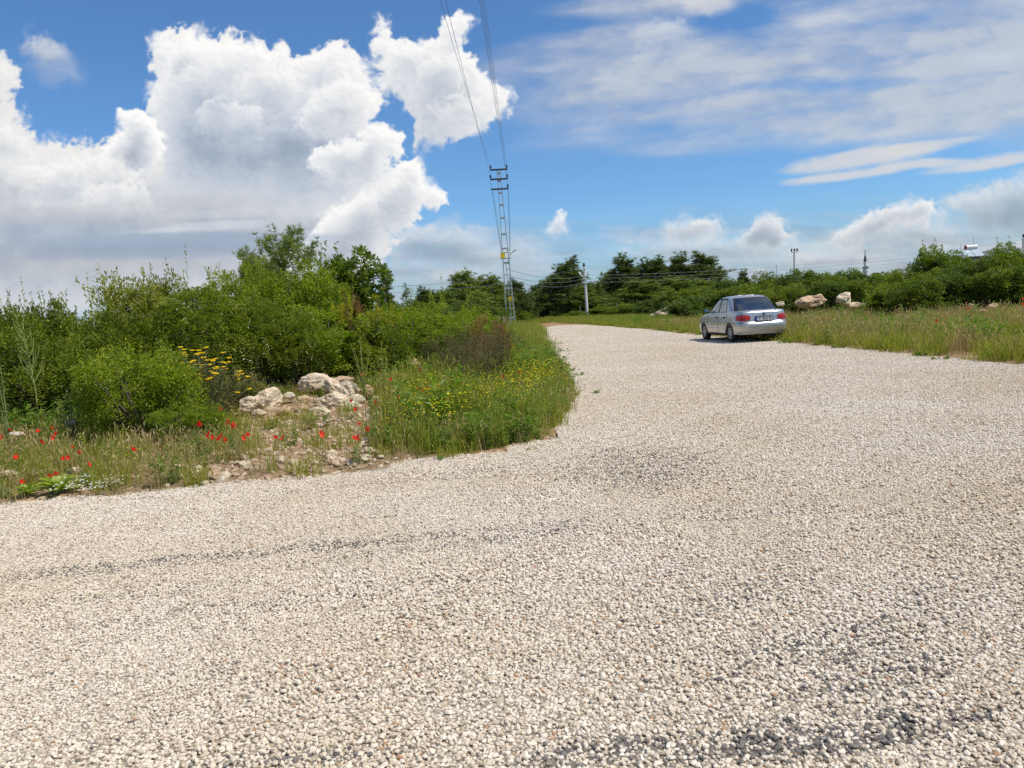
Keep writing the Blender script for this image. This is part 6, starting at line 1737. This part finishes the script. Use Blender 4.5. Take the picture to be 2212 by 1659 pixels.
# ------------------------------------------------------------------ minaret, house, pickets, branches
def minaret():
    D = 360; c = at_depth(1869.5, 600, D); o = empty('minaret', (c[0], D, 0)); tag(o, 'slim white minaret with dark pointed cap beyond the right hedge', 'minaret')
    zt = lambda py: at_depth(1868.5, py, D)[2]
    MW = simple('minaret_stone', (.70, .68, .64), .8, 0, .08, .3); LEAD = simple('lead_cap', (.045, .05, .055), .5, .2)
    r = 7.0 / FPX * D / 2 * .92
    b = MB(); b.lathe([(r * 1.25, 0), (r * 1.2, zt(596)), (r * 1.18, zt(592))], (0, 0, 0), 16); b.lathe([(r * 1.18, zt(592)), (r * 1.25, zt(590.5)), (r * 1.2, zt(590))], (0, 0, 0), 16); b.lathe([(r, zt(585)), (r * .98, zt(567)), (r * .98, zt(564.5))], (0, 0, 0), 16); b.build('shaft', MW, o, smooth=False)
    b = MB(); b.lathe([(r * 1.15, zt(590)), (r * 1.45, zt(587.5)), (r * 1.62, zt(585.5)), (r * 1.62, zt(581.8)), (r * 1.5, zt(581.8)), (r * 1.5, zt(584)), (r, zt(584))], (0, 0, 0), 16); b.build('balcony', MW, o)
    b = MB(); b.lathe([(r * 1.05, zt(564.5)), (r * 1.02, zt(563)), (r * .45, zt(553)), (r * .12, zt(549)), (0, zt(548.8))], (0, 0, 0), 16); cp = b.build('cap', LEAD, o)
    b = MB(); b.tube([(0, 0, zt(549)), (0, 0, zt(539))], np.array([.18, .12]), 6); b.lathe([(0, zt(547)), (.4, zt(546)), (0, zt(545))], (0, 0, 0), 8); b.build('finial', LEAD, cp)
    for s in (-1, 1):
        b = MB(); b.bar((s * r, -.2, zt(579.5)), (s * r * 1.75, -.2, zt(579.5)), .35); b.lathe([(0, 0), (.3, 0), (.45, .6), (0, .6)], (s * r * 1.75, -.2, zt(580)), 8); b.build('loudspeaker', LEAD, o)
    b = MB(); b.box((r * .2, -r - .02, zt(579)), (r * .7, .12, 2.0)); b.build('door', LEAD, o)
minaret()
def house():
    D = 74; c = at_depth(2160, 600, D); o = empty('house', (c[0], D, 0)); tag(o, 'pale house with a grey pitched roof mostly hidden by the right hedge', 'house')
    ez = at_depth(2085, 557, D)[2]; rz = at_depth(2180, 536, D)[2] + .2
    xl = at_depth(2082, 557, D)[0] - c[0]; xr = -xl + 4
    W = simple('house_wall', (.60, .55, .46), .9, 0, .08, 1.0)
    b = MB(); b.box(((xl + xr) / 2, 3.0, ez / 2), (xr - xl - .8, 7.0, ez)); b.build('wall', W, o)
    t = NT('grey_roof'); wv = t.n('ShaderNodeTexWave'); wv.inputs['Scale'].default_value = 2.2; t.put(wv.inputs['Vector'], t.obj()); RFM = t.done(t.bsdf(t.mix(wv.outputs['Fac'], (.13, .13, .135), (.20, .20, .20)), .8))
    xm = (xl + xr) / 2
    b = MB(); y0, y1 = -.9, 6.9; ym = 3.0
    V = [(xl, y0, ez), (xr, y0, ez), (xr, y1, ez), (xl, y1, ez), (xm, ym - .6, rz), (xm, ym + .6, rz)]
    V2 = [(x, y, z - .15) for x, y, z in V]
    b.add(V, [(0, 1, 4), (2, 3, 5)]); b.add(V, [(1, 2, 5, 4), (3, 0, 4, 5)]); b.add(V2[:4], [(0, 3, 2, 1)])
    b.add([V[0], V[1], V2[1], V2[0]], [(0, 1, 2, 3)]); b.add([V[3], V[0], V2[0], V2[3]], [(0, 1, 2, 3)]); b.build('roof', RFM, o)
    for x in (xl + 1.8, xl + 4.2):
        b = MB(); b.box((x, -.53, 1.6), (1.1, .08, 1.2)); f = b.build('window', simple('window_frame', (.7, .7, .7), .5), o); b = MB(); b.box((x, -.58, 1.6), (.95, .04, 1.05)); b.build('pane', simple('dark_pane', (.03, .04, .05), .1), f)
    b = MB(); b.box((xl + 6.4, -.53, 1.05), (.95, .08, 2.1)); d = b.build('door', simple('brown_door', (.12, .06, .03), .6), o); b = MB(); b.box((xl + 6.05, -.60, 1.05), (.05, .06, .12)); b.build('handle', GALV, d)
    # solar water heater on the left slope
    p = at_depth(2097, 552, D - .6); h = empty('solar_water_heater', (p[0], D - .6, at_depth(2090, 557, D - .6)[2] + .1)); tag(h, 'white solar water heater with tank and two panels on the grey roof', 'solar heater')
    PAN = simple('collector_glass', (.50, .56, .60), .12, .2); WT = simple('white_tank', (.78, .78, .77), .4); RD = simple('red_end', (.40, .06, .05), .5)
    Rm = np.array(Matrix.Rotation(-.75, 3, 'X')) if False else np.array(Matrix.Rotation(.62, 3, 'X'))
    for x in (-.42, .48):
        b = MB(); b.box((x, -.2, .33), (.84, 1.25, .07), Rm); b.build('collector_panel', PAN, h)
    b = MB(); b.tube([(-.25, .35, .90), (.78, .35, .90)], .20, 16); tk = b.build('tank', WT, h, smooth=True)
    b = MB(); b.tube([(-.31, .35, .90), (-.245, .35, .90)], .205, 16); b.build('tank_end', RD, tk)
    b = MB()
    for x in (-.6, .8):
        b.bar((x, .35, -.2), (x, .35, .75), .04); b.bar((x, -.7, -.1), (x, .35, .75), .04)
    b.tube([(-.75, .3, 0), (-.75, .3, 1.25)], .02, 5); b.tube([(.5, .4, .9), (.5, .4, 1.9)], .02, 5); b.build('stand', GALV, h)
house()
def pickets():
    WD = simple('weathered_wood', (.34, .29, .22), .95, 0, .35, 7)
    for i, (px, top, w, rot) in enumerate(((1073.5, 682, 3.4, .05), (1079, 681, 3.8, -.03), (1085.5, 683, 3.6, .06), (1092, 684, 3.2, -.06), (1098, 687, 2.6, .1))):
        D = 50 + i * .25; p = at_depth(px, top, D); z = gz1(p[0], D); b = MB(); g = random.Random(i)
        h = p[2] - z; ww = w / FPX * D
        V = []
        for f, s in ((0, 1), (.35, 1.02), (.7, .96), (1.0, .86)):
            V.append([(math.sin(rot) * h * f + x * ww * .5 * s, y * .03, h * f + (g.uniform(-.04, .04) if f == 1 else 0)) for x, y in ((-1, -1), (1, -1), (1, 1), (-1, 1), (-1, -1))])
        b.grid(np.array(V)); b.add(np.array(V[-1][:4]), [(0, 1, 2, 3)])
        o = b.build('wooden_picket', WD, None, False, (p[0], D, z - .02))
        tag(o, ('leftmost grey wooden picket', 'second grey wooden picket from the left', 'middle grey wooden picket', 'fourth grey wooden picket, next to the last', 'short rightmost wooden picket')[i] + ' by the lattice pole', 'picket', 'weathered pickets by the lattice pole')
pickets()
def fallen_branches():
    WD = simple('bleached_wood', (.50, .42, .31), .95, 0, .3, 6); D = 60
    a = at_depth(1442, 668, D); o = empty('fallen_branch', (a[0], D, gz1(a[0], D))); tag(o, 'bleached fallen branches lying in the grass left of the car', 'branch')
    q = lambda px, py, dd=0: at_depth(px, py, D + dd) - np.array([a[0], D, 0])
    b = MB(); b.tube([q(1406, 684), q(1422, 677), q(1438, 668), q(1447, 660)], np.array([.16, .15, .12, .06]), 8); b.build('limb', WD, o, smooth=True)
    b = MB(); b.tube([q(1412, 682, .4), q(1432, 678, .4), q(1452, 669, .4)], np.array([.12, .11, .05]), 8); b.build('limb', WD, o, smooth=True)
fallen_branches()
def small_posts():
    for px, top, D, lab in ((1333, 655, 92, 'thin grey stake in the grass right of the concrete pole'), (1253, 662, 100, 'thin grey stake left of the concrete pole foot')):
        p = at_depth(px, top, D); z = 0.0; b = MB(); b.tube([(0, 0, 0), (0.02, 0, (p[2] - z) * .6), (-.03, 0, p[2] - z)], .05, 6); o = b.build('stake', GALV, None, False, (p[0], D, z)); tag(o, lab, 'stake', 'stakes near the concrete pole')
small_posts()
